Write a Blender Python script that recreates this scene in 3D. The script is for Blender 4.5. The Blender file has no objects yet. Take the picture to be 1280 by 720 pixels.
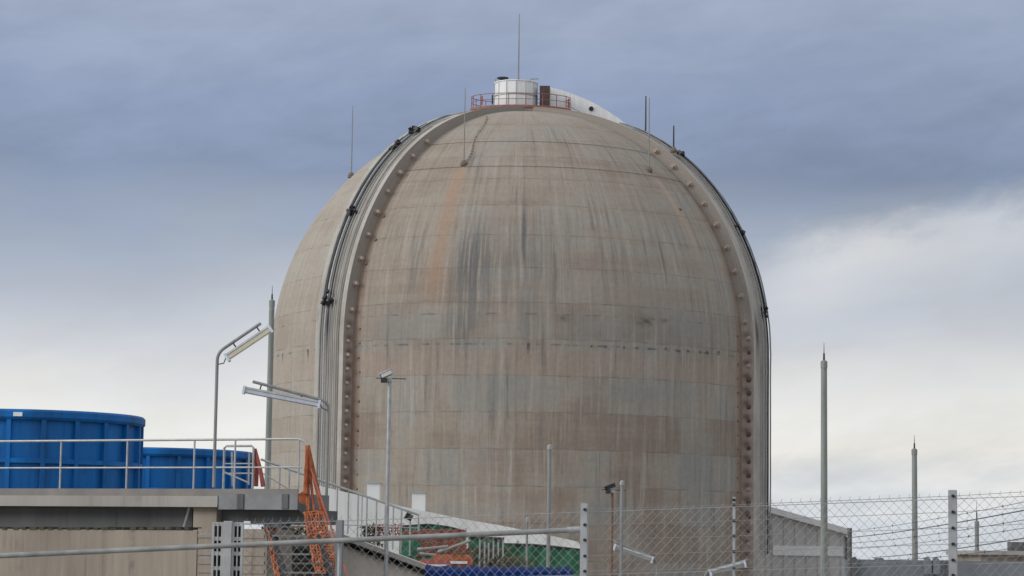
import bpy, bmesh, math, random
from mathutils import Vector, Matrix, Euler
random.seed(7)
R_ = math.radians
sc = bpy.context.scene
COL = sc.collection

# ------------------------------------------------------------------ camera, world, sun, exposure
FPX = 2986.0                       # focal length in pixels of a 1280 wide frame
CAM = Vector((0, 0, 2.0))
PITCH, ROLL = R_(6.35), R_(0.8)
cd = bpy.data.cameras.new("camera"); cam = bpy.data.objects.new("camera", cd); COL.objects.link(cam)
cd.sensor_width = 36.0; cd.lens = 36.0 * FPX / 1280.0; cd.clip_start = 0.1; cd.clip_end = 20000
CROT = (Matrix.Rotation(math.pi / 2 + PITCH, 3, 'X') @ Matrix.Rotation(ROLL, 3, 'Z'))
cam.location = CAM; cam.rotation_euler = CROT.to_euler()
sc.camera = cam
sc.view_settings.view_transform = 'Standard'; sc.view_settings.look = 'None'
sc.view_settings.exposure = 0.0; sc.view_settings.gamma = 1.0; sc.view_settings.use_curve_mapping = False

SUN = Vector((-0.88, -0.36, 0.42)).normalized()
sd = bpy.data.lights.new("sun", 'SUN'); so = bpy.data.objects.new("sun", sd); COL.objects.link(so)
sd.energy = 1.5; sd.angle = R_(22); sd.color = (1.0, 0.95, 0.87)
so.rotation_euler = SUN.to_track_quat('Z', 'Y').to_euler(); so.location = (-60, -20, 80)


class E:
    """a shader socket with arithmetic"""
    def __init__(s, nt, v): s.nt, s.v = nt, v
    def _m(s, op, *a):
        n = s.nt.nodes.new('ShaderNodeMath'); n.operation = op
        for i, x in enumerate((s,) + a):
            x = x.v if isinstance(x, E) else x
            if isinstance(x, (int, float)): n.inputs[i].default_value = x
            else: s.nt.links.new(x, n.inputs[i])
        return E(s.nt, n.outputs[0])
    def __add__(s, o): return s._m('ADD', o)
    __radd__ = __add__
    def __sub__(s, o): return s._m('SUBTRACT', o)
    def __rsub__(s, o): return (s * -1) + o
    def __mul__(s, o): return s._m('MULTIPLY', o)
    __rmul__ = __mul__
    def __truediv__(s, o): return s._m('DIVIDE', o)
    def floor(s): return s._m('FLOOR')
    def fract(s): return s._m('FRACT')
    def abs(s): return s._m('ABSOLUTE')
    def exp(s): return s._m('EXPONENT')
    def pow(s, p): return s._m('POWER', p)
    def lt(s, o): return s._m('LESS_THAN', o)
    def gt(s, o): return s._m('GREATER_THAN', o)
    def atan2(s, o): return s._m('ARCTAN2', o)
    def asin(s): return s._m('ARCSINE')
    def clamp(s): return s._m('MINIMUM', 1.0)._m('MAXIMUM', 0.0)
    def step(s, a, b):
        n = s.nt.nodes.new('ShaderNodeMapRange'); n.interpolation_type = 'SMOOTHSTEP'
        s.nt.links.new(s.v, n.inputs[0]); n.inputs[1].default_value = a; n.inputs[2].default_value = b
        return E(s.nt, n.outputs[0])


def gauss(x, c, w): d = (x - c) / w; return (d * d * -1.0).exp()
def comb(nt, x, y, z=0.0):
    n = nt.nodes.new('ShaderNodeCombineXYZ')
    for i, a in enumerate((x, y, z)):
        if isinstance(a, E): nt.links.new(a.v, n.inputs[i])
        else: n.inputs[i].default_value = a
    return n.outputs[0]
def noise(nt, vec, scale=1.0, detail=4.0, rough=0.55, dist=0.0):
    n = nt.nodes.new('ShaderNodeTexNoise'); n.inputs['Scale'].default_value = scale
    n.inputs['Detail'].default_value = detail; n.inputs['Roughness'].default_value = rough; n.inputs['Distortion'].default_value = dist
    if vec is not None: nt.links.new(vec, n.inputs['Vector'])
    return E(nt, n.outputs[0])
def white(nt, vec):
    n = nt.nodes.new('ShaderNodeTexWhiteNoise'); n.noise_dimensions = '3D'; nt.links.new(vec, n.inputs['Vector'])
    return E(nt, n.outputs['Value'])
def mixc(nt, f, a, b, mode='MIX'):
    n = nt.nodes.new('ShaderNodeMix'); n.data_type = 'RGBA'; n.blend_type = mode
    if isinstance(f, E): nt.links.new(f.v, n.inputs[0])
    else: n.inputs[0].default_value = f
    for i, c in ((6, a), (7, b)):
        if isinstance(c, tuple): n.inputs[i].default_value = (*c, 1)
        else: nt.links.new(c, n.inputs[i])
    return n.outputs[2]
def ramp(nt, f, stops):
    n = nt.nodes.new('ShaderNodeValToRGB'); nt.links.new(f.v, n.inputs[0]); el = n.color_ramp.elements
    while len(el) < len(stops): el.new(0.5)
    for e, (p, c) in zip(el, stops): e.position = p; e.color = (*c, 1)
    return n.outputs[0]
def lin(r, g, b):
    f = lambda v: ((v / 255 + 0.055) / 1.055) ** 2.4 if v > 10 else v / 255 / 12.92
    return (f(r), f(g), f(b))

world = bpy.data.worlds.new("World"); sc.world = world; world.use_nodes = True
nt = world.node_tree; nt.nodes.clear()
out = nt.nodes.new('ShaderNodeOutputWorld'); bg = nt.nodes.new('ShaderNodeBackground'); bg.inputs[1].default_value = 0.1
sky = nt.nodes.new('ShaderNodeTexSky'); sky.sky_type = 'NISHITA'; sky.sun_disc = False
sky.sun_elevation = math.asin(SUN.z); sky.sun_rotation = math.atan2(SUN.x, SUN.y)
tc = nt.nodes.new('ShaderNodeTexCoord'); sx = nt.nodes.new('ShaderNodeSeparateXYZ'); nt.links.new(tc.outputs['Generated'], sx.inputs[0])
dx, dy, dz = (E(nt, sx.outputs[i]) for i in range(3))
az = dx.atan2(dy) * 57.2958; el = dz.asin() * 57.2958
n1 = noise(nt, comb(nt, az / 9.0 + 3.1, el / 2.6 - az / 22.0, 0.3), 1.0, 5, 0.52, 0.25) - 0.5
n2 = noise(nt, comb(nt, az / 3.2 + 1.3, el / 1.1 - az / 10.0, 2.7), 1.0, 5, 0.55, 0.2) - 0.5
tilt = el - az * 0.10 + 0.45
n3 = noise(nt, comb(nt, az / 1.5 + 5.3, el / 0.62 - az / 6.0, 1.1), 1.0, 7, 0.6, 0.4) - 0.5
n4 = noise(nt, comb(nt, az / 5.0 + 8.3, el / 1.9 - az / 9.0, 6.1), 1.0, 7, 0.58, 0.5) - 0.5
n5 = noise(nt, comb(nt, az / 1.9 + 2.2, el / 1.0 - az / 7.0, 9.1), 1.0, 7, 0.6, 0.3) - 0.5
t2 = el - (az - 8.8) * 0.22
puff = (8.45 - t2 + n5 * 2.2 + n3 * 0.8).step(-0.2, 1.3) * (t2 - 5.2).step(0, 2.4) * (az - 4.6).step(0, 3.2)
e2 = el - puff * 2.7 + n1 * 3.4 + n2 * 1.2 + n3 * 0.4 + n4 * 1.4 + gauss(tilt, 9.6, 1.3) * (az - 4.0).step(0, 7) * 0.9
cr = ramp(nt, (e2 + 2.0) / 40.0, [
    (0.00, lin(206, 212, 220)), (0.075, lin(210, 216, 223)), (0.105, lin(238, 236, 231)), (0.135, lin(233, 233, 231)),
    (0.165, lin(208, 211, 217)), (0.205, lin(184, 190, 202)), (0.24, lin(160, 171, 189)), (0.275, lin(137, 151, 178)),
    (0.32, lin(145, 159, 188)), (0.38, lin(157, 169, 192)), (0.48, lin(190, 196, 208)), (0.70, lin(215, 219, 226)), (1.0, lin(222, 225, 230))])
wisp_fill = (1.0 + n2 * 0.26 + n1 * 0.16 + n3 * 0.08 + n4 * 0.28 - gauss(az, 9.5, 5.0) * gauss(tilt, 9.3, 1.6) * 0.16) * (1.0 + gauss(az, -95.0, 45.0) * gauss(el, 14.0, 24.0) * 1.0) * (1.0 + (dy * -1.0).step(0.1, 0.9) * 0.35)  # cloud wisps, plus added fill light from unseen sky left and behind the camera
vm = nt.nodes.new('ShaderNodeVectorMath'); vm.operation = 'SCALE'; nt.links.new(cr, vm.inputs[0]); nt.links.new((wisp_fill * 10.0).v, vm.inputs['Scale'])
nt.links.new(mixc(nt, 0.95, sky.outputs[0], vm.outputs[0]), bg.inputs[0]); nt.links.new(bg.outputs[0], out.inputs[0])

# ------------------------------------------------------------------ helpers
def ray(px, py): return CROT @ Vector(((px - 640) / FPX, -(py - 360) / FPX, -1.0))
def at(px, py, Y):
    d = ray(px, py); return CAM + d * (Y / d.y)


class MB:
    def __init__(s): s.v, s.f = [], []
    def add(s, vs, fs):
        k = len(s.v); s.v += [Vector(v) for v in vs]; s.f += [tuple(i + k for i in f) for f in fs]; return s
    def box(s, c, size, rot=None):
        c = Vector(c); h = Vector(size) / 2; vs = []
        for z in (-1, 1):
            for y in (-1, 1):
                for x in (-1, 1):
                    p = Vector((x * h.x, y * h.y, z * h.z)); vs.append(c + (rot @ p if rot else p))
        return s.add(vs, [(0, 2, 3, 1), (4, 5, 7, 6), (0, 1, 5, 4), (2, 6, 7, 3), (0, 4, 6, 2), (1, 3, 7, 5)])
    def bar(s, a, b, w, h, up=Vector((0, 0, 1))):
        a, b = Vector(a), Vector(b); d = b - a; L = d.length; d.normalize()
        sd_ = d.cross(up)
        if sd_.length < 1e-4: sd_ = d.cross(Vector((0, 1, 0)))
        sd_.normalize(); u = sd_.cross(d)
        m = Matrix((d, sd_, u)).transposed()
        return s.box((a + b) / 2, (L, w, h), m)
    def path(s, pts, r, n=8, cap=True):
        pts = [Vector(p) for p in pts]; m = len(pts); rs = r if isinstance(r, (list, tuple)) else [r] * m
        prev = None; vs = []; fs = []
        for i, p in enumerate(pts):
            t = (pts[min(i + 1, m - 1)] - pts[max(i - 1, 0)]).normalized()
            if prev is None:
                u = t.cross(Vector((0, 0, 1)))
                if u.length < 1e-3: u = t.cross(Vector((0, 1, 0)))
            else: u = prev - t * prev.dot(t)
            u.normalize(); prev = u; w = t.cross(u)
            for k in range(n):
                a = 2 * math.pi * k / n; vs.append(p + (u * math.cos(a) + w * math.sin(a)) * rs[i])
        for i in range(m - 1):
            for k in range(n):
                k2 = (k + 1) % n; fs.append((i * n + k, i * n + k2, (i + 1) * n + k2, (i + 1) * n + k))
        if cap: fs += [tuple(reversed(range(n))), tuple(range((m - 1) * n, m * n))]
        return s.add(vs, fs)
    def tube(s, a, b, r, n=8, r2=None): return s.path([a, b], [r, r if r2 is None else r2], n)
    def prism(s, poly, d):
        """polygon (list of points) pushed along vector d"""
        n = len(poly); d = Vector(d); vs = [Vector(p) for p in poly] + [Vector(p) + d for p in poly]
        return s.add(vs, [tuple(range(n)), tuple(reversed(range(n, 2 * n)))] + [(i, n + i, n + (i + 1) % n, (i + 1) % n) for i in range(n)])
    def lathe(s, prof, c, n=48, a0=0.0, a1=2 * math.pi):
        c = Vector(c); full = abs(a1 - a0 - 2 * math.pi) < 1e-6; m = n if full else n + 1; vs = []; fs = []
        for j in range(m):
            a = a0 + (a1 - a0) * j / n
            for r, z in prof: vs.append(c + Vector((r * math.sin(a), -r * math.cos(a), z)))
        k = len(prof)
        for j in range(n):
            j2 = (j + 1) % m
            for i in range(k - 1): fs.append((j * k + i, j2 * k + i, j2 * k + i + 1, j * k + i + 1))
        return s.add(vs, fs)
    def disc(s, c, r, d, t, n=16): return s.tube(Vector(c), Vector(c) + Vector(d).normalized() * t, r, n)
    def build(s, name, mat, parent=None, smooth=False, origin=None):
        o0 = world_loc(parent) if parent else (Vector(origin) if origin is not None else Vector((0, 0, 0)))
        me = bpy.data.meshes.new(name); me.from_pydata([tuple(v - o0) for v in s.v], [], s.f); me.update()
        if len(s.f) < 20000:
            bm = bmesh.new(); bm.from_mesh(me); bmesh.ops.recalc_face_normals(bm, faces=bm.faces); bm.to_mesh(me); bm.free()
        me.materials.append(mat)
        if smooth:
            for p in me.polygons: p.use_smooth = True
            try: me.set_sharp_from_angle(angle=R_(35))
            except Exception: pass
        o = bpy.data.objects.new(name, me); COL.objects.link(o)
        if parent: o.parent = parent
        else: o.location = o0
        return o

def world_loc(o):
    p = Vector((0, 0, 0))
    while o: p += Vector(o.location); o = o.parent
    return p
def tag(o, label=None, cat=None, group=None, kind=None):
    if label: o['label'] = label
    if cat: o['category'] = cat
    if group: o['group'] = group
    if kind: o['kind'] = kind
    return o
def thing(name, loc, label, cat, group=None):
    o = bpy.data.objects.new(name, None); o.empty_display_size = 0.2; COL.objects.link(o); o.location = loc
    return tag(o, label, cat, group)
def ground(p): return (p[0], p[1], 0.0)

# ------------------------------------------------------------------ materials
def mat(name, col, rough=0.7, metal=0.0, var=0.15, scale=3.0, col2=None, bump=0.0, streak=False, spec=0.4):
    m = bpy.data.materials.new(name); m.use_nodes = True; nt = m.node_tree; b = nt.nodes['Principled BSDF']
    tc = nt.nodes.new('ShaderNodeTexCoord'); v = tc.outputs['Object']
    if streak:
        mp = nt.nodes.new('ShaderNodeMapping'); mp.inputs['Scale'].default_value = (1, 1, 0.12); nt.links.new(v, mp.inputs[0]); v = mp.outputs[0]
    n = noise(nt, v, scale, 6, 0.6)
    lo = tuple(c * (1 - var) for c in col); hi = tuple(min(c * (1 + var), 0.95) for c in (col2 or col))
    c = ramp(nt, n, [(0.3, lo), (0.7, hi)])
    if streak:
        m2 = nt.nodes.new('ShaderNodeMapping'); m2.inputs['Scale'].default_value = (1, 1, 0.05); nt.links.new(tc.outputs['Object'], m2.inputs[0])
        g1 = noise(nt, m2.outputs[0], scale * 5, 5, 0.65); g2 = noise(nt, tc.outputs['Object'], scale * 1.3, 5, 0.6)
        c = mixc(nt, (g1.step(0.50, 0.68) * g2.step(0.40, 0.60) * min(var * 2.4, 0.6)).clamp(), c, tuple(k * 0.42 for k in col))
        c = mixc(nt, ((1.0 - g1).step(0.54, 0.70) * min(var * 1.2, 0.3)).clamp(), c, tuple(min(k * 1.5, 0.9) for k in col))
    nt.links.new(c, b.inputs['Base Color']); b.inputs['Roughness'].default_value = rough; b.inputs['Metallic'].default_value = metal
    b.inputs['Specular IOR Level'].default_value = spec
    if bump:
        bp = nt.nodes.new('ShaderNodeBump'); bp.inputs['Strength'].default_value = bump; bp.inputs['Distance'].default_value = 0.02
        n3 = noise(nt, tc.outputs['Object'], scale * 6, 6, 0.6); nt.links.new(n3.v, bp.inputs['Height']); nt.links.new(bp.outputs[0], b.inputs['Normal'])
    return m

M = dict(
    galv=mat('galvanised_steel', (0.36, 0.37, 0.37), 0.45, 0.35, 0.18, 6),
    wire=mat('dull_zinc_wire', (0.26, 0.26, 0.255), 0.6, 0.2, 0.1, 6),
    pole=mat('weathered_grey_pole', (0.24, 0.24, 0.235), 0.6, 0.1, 0.2, 5, streak=True),
    mast=mat('grey_green_mast', (0.21, 0.225, 0.205), 0.6, 0.0, 0.2, 3, streak=True),
    dark=mat('dark_metal', (0.035, 0.037, 0.04), 0.6, 0.2, 0.3, 8),
    black=mat('black_plastic', (0.012, 0.012, 0.013), 0.5, 0, 0.2, 8),
    white=mat('white_paint', (0.70, 0.705, 0.695), 0.55, 0, 0.1, 4, streak=True),
    cream=mat('cream_diffuser', (0.84, 0.78, 0.60), 0.4, 0, 0.08, 6),
    bluegrey=mat('blue_grey_diffuser', (0.60, 0.63, 0.71), 0.35, 0, 0.1, 6),
    blue=mat('blue_fibreglass', (0.001, 0.110, 0.345), 0.55, 0, 0.34, 1.4, streak=True, spec=0.3),
    tarp=mat('blue_tarpaulin', (0.002, 0.018, 0.095), 0.8, 0, 0.3, 4, bump=0.3, spec=0.1),
    orange=mat('orange_netting', (0.30, 0.066, 0.026), 0.75, 0, 0.4, 5, col2=(0.33, 0.115, 0.05), spec=0.2),
    rednet=mat('faded_red_paint', (0.30, 0.075, 0.055), 0.7, 0, 0.25, 5),
    redrail=mat('red_primer_rail', (0.26, 0.115, 0.095), 0.7, 0, 0.25, 4),
    brown=mat('brown_door', (0.075, 0.042, 0.036), 0.6, 0, 0.3, 3),
    greennet=mat('green_netting', (0.022, 0.115, 0.062), 0.75, 0, 0.35, 3),
    conc=mat('beige_concrete', (0.26, 0.222, 0.182), 0.9, 0, 0.28, 0.9, bump=0.25, streak=True),
    conc_light=mat('light_concrete', (0.31, 0.295, 0.268), 0.9, 0, 0.14, 0.6, bump=0.2, streak=True),
    conc_white=mat('pale_render', (0.62, 0.62, 0.60), 0.9, 0, 0.10, 0.5, bump=0.1, streak=True),
    panel=mat('dark_grey_panel', (0.095, 0.097, 0.097), 0.7, 0, 0.2, 1.2, streak=True),
    zinc=mat('pale_zinc', (0.42, 0.42, 0.41), 0.6, 0.1, 0.15, 8),
    conc_ramp=mat('pale_beige_concrete', (0.54, 0.49, 0.425), 0.9, 0, 0.2, 0.9, bump=0.25, streak=True),
    rail=mat('weathered_zinc_rail', (0.27, 0.27, 0.262), 0.6, 0.15, 0.25, 7),
    kick=mat('dusty_kick_plate', (0.20, 0.188, 0.172), 0.7, 0.0, 0.2, 1.5),
    steel=mat('grey_steel_beam', (0.17, 0.175, 0.18), 0.5, 0.2, 0.25, 2.0),
    bluewall=mat('blue_grey_wall', (0.17, 0.185, 0.20), 0.85, 0, 0.12, 0.8, bump=0.2, streak=True),
    clad=mat('grey_cladding', (0.50, 0.48, 0.455), 0.6, 0, 0.1, 0.4, streak=True),
    roof=mat('pale_roof', (0.72, 0.71, 0.69), 0.7, 0, 0.1, 0.4),
    leaf=mat('leaf', (0.045, 0.055, 0.022), 0.7, 0, 0.5, 9, col2=(0.09, 0.07, 0.035)),
    stem=mat('stem', (0.10, 0.07, 0.045), 0.8, 0, 0.3, 9),
    conc_dirty=mat('dirty_concrete', (0.16, 0.13, 0.105), 0.9, 0, 0.3, 4),
    rust_dark=mat('dark_rust', (0.11, 0.07, 0.052), 0.85, 0, 0.4, 5),
    rust=mat('rusty_steel', (0.17, 0.085, 0.05), 0.8, 0, 0.35, 6),
    anchor=mat('anchor_cap', (0.34, 0.265, 0.22), 0.8, 0, 0.3, 5),
    asphalt=mat('asphalt', (0.05, 0.05, 0.052), 0.9, 0, 0.3, 0.5, bump=0.2),
    ground=mat('pale_concrete_yard', (0.29, 0.27, 0.24), 0.95, 0, 0.35, 0.15, bump=0.2),
    moss=mat('moss', (0.055, 0.055, 0.038), 0.95, 0, 0.5, 6),
)

# ------------------------------------------------------------------ ground
g = MB(); n = 24; ext = 9000
g.add([(-ext, -200, 0), (ext, -200, 0), (ext, ext, 0), (-ext, ext, 0)], [(0, 1, 2, 3)])
tag(g.build('ground', M['ground']), kind='structure')
g = MB(); g.add([(-60, -8, 0.004), (60, -8, 0.004), (60, 13.5, 0.004), (-60, 13.5, 0.004)], [(0, 1, 2, 3)])
tag(g.build('road', M['asphalt']), kind='structure')

# ------------------------------------------------------------------ containment building
D, RAD = 200.0, 20.8
ax = at(649.5, 480, D)
ZS = at(650, 144, D).z - RAD
CX, CY = ax.x, D
CEN = Vector((CX, CY, ZS))
def hit(px, py, r=RAD):
    d = ray(px, py).normalized(); o = CAM - CEN
    b = o.dot(d); c = o.dot(o) - r * r; q = b * b - c
    if q > 0:
        t = -b - math.sqrt(q); p = CAM + d * t
        if p.z >= ZS: return p
    a = d.x ** 2 + d.y ** 2; b = o.x * d.x + o.y * d.y; c = o.x ** 2 + o.y ** 2 - r * r; q = b * b - a * c
    t = (-b - math.sqrt(max(q, 0))) / a
    return CAM + d * t
def azv(p):
    """azimuth (0 = towards the viewer, + right) and arc height of a shell point"""
    q = p - CEN; a = math.atan2(q.x, -q.y); h = p.z if q.z < 0 else ZS + RAD * math.asin(min(q.z / RAD, 1)); return a, h
def spt(a, v, r=RAD, lat=0.0):
    """point on the shell: azimuth, arc height along the wall and dome, radius, sideways offset"""
    t = Vector((math.cos(a), math.sin(a), 0)); rad = Vector((math.sin(a), -math.cos(a), 0))
    if v <= ZS: return Vector((CX, CY, v)) + rad * r + t * lat
    e = (v - ZS) / RAD
    return CEN + (rad * math.cos(e) + Vector((0, 0, 1)) * math.sin(e)) * r + t * lat

def concrete_shell():
    m = bpy.data.materials.new('weathered_containment_concrete'); m.use_nodes = True; nt = m.node_tree; b = nt.nodes['Principled BSDF']
    uv = nt.nodes.new('ShaderNodeUVMap'); uv.uv_map = 'arc'; s = nt.nodes.new('ShaderNodeSeparateXYZ'); nt.links.new(uv.outputs[0], s.inputs[0])
    u, v0 = E(nt, s.outputs[0]), E(nt, s.outputs[1])
    ju = noise(nt, comb(nt, u / 3.0, v0 / 6.0), 1, 3, 0.5) - 0.5
    v = v0 + ju * 0.10
    a0, hj = azv(hit(640, 515)); LIFT = 2.77
    rr = (v - hj) / LIFT; row = rr.floor(); fr = rr.fract()
    cc = u / 3.55 + 0.28; colm = cc.floor(); fc = cc.fract()
    pr = white(nt, comb(nt, row, colm, 1.0)); pr2 = white(nt, comb(nt, row, 3.0, 5.0)); pr3 = white(nt, comb(nt, 7.0, colm, 2.0))
    big = noise(nt, comb(nt, u / 7.0, v / 5.0), 1, 4, 0.55)
    low = (ZS + 2.2 - v).step(-1.5, 1.5)
    bandn = noise(nt, comb(nt, u / 4.2, row * 7.31 + v * 0.06, 2.2), 1, 4, 0.6) - 0.5
    tone = bandn * (0.9 + low * 1.2) + (pr - 0.5) * (0.06 + low * 0.16) + (pr2 - 0.5) * 0.30 + (pr3 - 0.5) * 0.2 * low + (big - 0.5) * 0.8 + (noise(nt, comb(nt, u / 16.0, v * 0.9, 3.3), 1, 4, 0.6) - 0.5) * 0.9 + 0.45
    c = ramp(nt, tone, [(0.10, (0.250, 0.200, 0.160)), (0.40, (0.296, 0.253, 0.207)), (0.58, (0.298, 0.270, 0.230)), (0.85, (0.262, 0.255, 0.228))])
    _, hb1 = azv(hit(640, 437)); _, hb0 = azv(hit(640, 468))
    band = (v - hb0).step(-.03, .03) * (hb1 - v).step(-.03, .03)
    c = mixc(nt, band * (0.45 + big * 0.6), c, (0.315, 0.250, 0.203))
    # vertical weather streaks
    wob = u + (noise(nt, comb(nt, u / 1.5, v / 4.0), 1, 2, 0.5) - 0.5) * 0.25
    st1 = noise(nt, comb(nt, wob * 2.2, v * 0.10, 4.0), 1, 5, 0.62)
    st2 = noise(nt, comb(nt, wob * 6.5, v * 0.22 + row * 3.7, 9.0), 1, 4, 0.6)
    patch = noise(nt, comb(nt, u / 4.0 + 9, v / 4.5, 3.0), 1, 3, 0.5)
    drip = fr.pow(0.6)                                   # strongest just below each joint
    dk = (st1.step(0.50, 0.70) * (0.25 + patch.step(0.36, 0.60) * 0.75)) * 0.62 + st2.step(0.54, 0.76) * drip * patch.step(0.38, 0.60) * 0.75
    c = mixc(nt, dk.clamp(), c, (0.135, 0.132, 0.126))
    lt = (1.0 - st1).step(0.51, 0.70) * 0.50 + (1.0 - st2).step(0.54, 0.74) * 0.42 * drip
    lt = lt * (1.0 - (v - (ZS + 5.0)).step(0, 9) * 0.45)
    c = mixc(nt, lt.clamp(), c, (0.405, 0.38, 0.34))
    # dark water stains on the middle of the drum and the low dome
    def place(px, py): return azv(hit(px, py))
    def spot(px, py, wu, wv):
        a, h = place(px, py); return gauss(u, a * RAD, wu) * gauss(v, h, wv)
    fine = noise(nt, comb(nt, wob * 3.4, v * 0.16, 2.0), 1, 5, 0.6)
    stain = spot(588, 330, 1.5, 4.0) * 1.1 + spot(655, 320, 3.2, 3.4) * 0.6 + spot(655, 290, 0.16, 2.4) * 1.2 + spot(575, 410, 1.6, 1.5) * 0.7 + spot(660, 400, 0.8, 2.2) * 0.5
    c = mixc(nt, (stain * fine.step(0.34, 0.58) * 0.95).clamp(), c, (0.135, 0.135, 0.132))
    grey = spot(500, 410, 2.6, 1.8) + spot(860, 410, 5.0, 1.7) + spot(740, 412, 3.0, 1.3) * 0.8 + spot(800, 490, 3.6, 1.0) * 0.9 + spot(640, 490, 2.6, 1.1) * 0.7 + spot(600, 570, 2.4, 0.9) * 0.5 + spot(880, 560, 2.4, 1.6) * 0.7
    c = mixc(nt, (grey * fine.step(0.28, 0.60) * 0.85).clamp(), c, (0.228, 0.232, 0.218))
    blot = spot(806, 402, 0.75, 0.30) + spot(705, 398, 0.40, 0.22) * 0.7 + spot(830, 400, 0.35, 0.2) * 0.6
    c = mixc(nt, (blot * noise(nt, comb(nt, u * 2, v * 3), 1, 3).step(0.3, 0.6)).clamp(), c, (0.12, 0.095, 0.08))
    # rust run below the lightning rod, rust beside both ribs
    a, h = place(578, 207); a2, h2 = place(545, 345)
    run = gauss(u - (v - h) * ((a - a2) * RAD / (h - h2)), a * RAD, 0.75) * (h + 0.2 - v).step(0.0, 0.5) * (v - (h2 - 3.5)).step(0.0, 4.5)
    c = mixc(nt, (run * (0.45 + fine * 0.6) * 0.8).clamp(), c, (0.335, 0.222, 0.15))
    a, h = place(820, 222)
    run = gauss(u - (h - v) * 0.10, a * RAD, 0.45) * (h - v).step(0.0, 0.6) * (v - (h - 11)).step(0.0, 8)
    c = mixc(nt, (run * 0.75).clamp(), c, (0.39, 0.30, 0.23))
    for ang, sgn in ((AL, 1), (AR, -1)):
        edge = ang * RAD + sgn * 1.55
        rs = gauss(u, edge + sgn * 0.15, 0.75) * (ZS + 21.0 - v).step(0, 6)
        c = mixc(nt, (rs * (0.25 + st1 * 0.8) * 0.75).clamp(), c, (0.25, 0.145, 0.095))
    # crown of the dome: paler
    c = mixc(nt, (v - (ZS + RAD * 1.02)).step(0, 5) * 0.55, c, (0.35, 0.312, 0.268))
    side = (AL * RAD - 1.5 - u).step(0, .6) * (u - (AL * RAD - 22)).step(0, 6)  # sunlit strip beyond the left rib, its brightness painted as paler colour
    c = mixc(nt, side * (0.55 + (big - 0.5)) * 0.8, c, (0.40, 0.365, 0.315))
    # pour joints and formwork seams
    jw = noise(nt, comb(nt, u / 2.0, row * 2.0), 1, 4)
    jl = (fr - 0.5).abs().gt(0.5 - 0.016) * jw.step(0.42, 0.62)
    vl = (fc - 0.5).abs().gt(0.5 - 0.010) * noise(nt, comb(nt, colm * 3.0, v / 2.0), 1, 4).step(0.45, 0.65)
    sub = ((u / 1.18).fract() - 0.5).abs().gt(0.478) * 0.25 * patch.step(0.4, 0.6)
    c = mixc(nt, (jl * 0.5 + vl * 0.45 + sub).clamp(), c, (0.13, 0.12, 0.11))
    # extra dark seam with drips above the springing
    aj, hj2 = azv(hit(640, 430))
    seam = gauss(v, hj2, 0.07) * noise(nt, comb(nt, u / 1.1, 5.0), 1, 4).step(0.46, 0.6)
    drips = (v - (hj2 - 0.95)).step(0, 0.9) * (hj2 + 0.15 - v).step(0, 0.1) * white(nt, comb(nt, (u / 0.22).floor(), 1.0)).gt(0.955)
    c = mixc(nt, (seam * 0.7 + drips * 0.75).clamp(), c, (0.075, 0.07, 0.066))
    aj, hj3 = azv(hit(640, 392))
    seam = gauss(v, hj3, 0.06) * noise(nt, comb(nt, u / 1.6, 8.0), 1, 4).step(0.48, 0.6)
    c = mixc(nt, (seam * 0.6).clamp(), c, (0.10, 0.09, 0.085))
    gr = noise(nt, comb(nt, u * 2.6, v * 2.6), 1, 6, 0.7)
    mul = 0.78 + gr * 0.44
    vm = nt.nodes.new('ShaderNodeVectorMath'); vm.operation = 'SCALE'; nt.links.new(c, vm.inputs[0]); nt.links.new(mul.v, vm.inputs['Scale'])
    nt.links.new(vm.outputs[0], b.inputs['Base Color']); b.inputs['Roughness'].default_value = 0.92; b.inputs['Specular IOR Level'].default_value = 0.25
    bp = nt.nodes.new('ShaderNodeBump'); bp.inputs['Strength'].default_value = 0.5; bp.inputs['Distance'].default_value = 0.08
    nt.links.new((gr * 0.7 + st2 * 0.25 - jl * 0.9 - vl * 0.6 + pr * 0.3).v, bp.inputs['Height']); nt.links.new(bp.outputs[0], b.inputs['Normal'])
    return m

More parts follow.
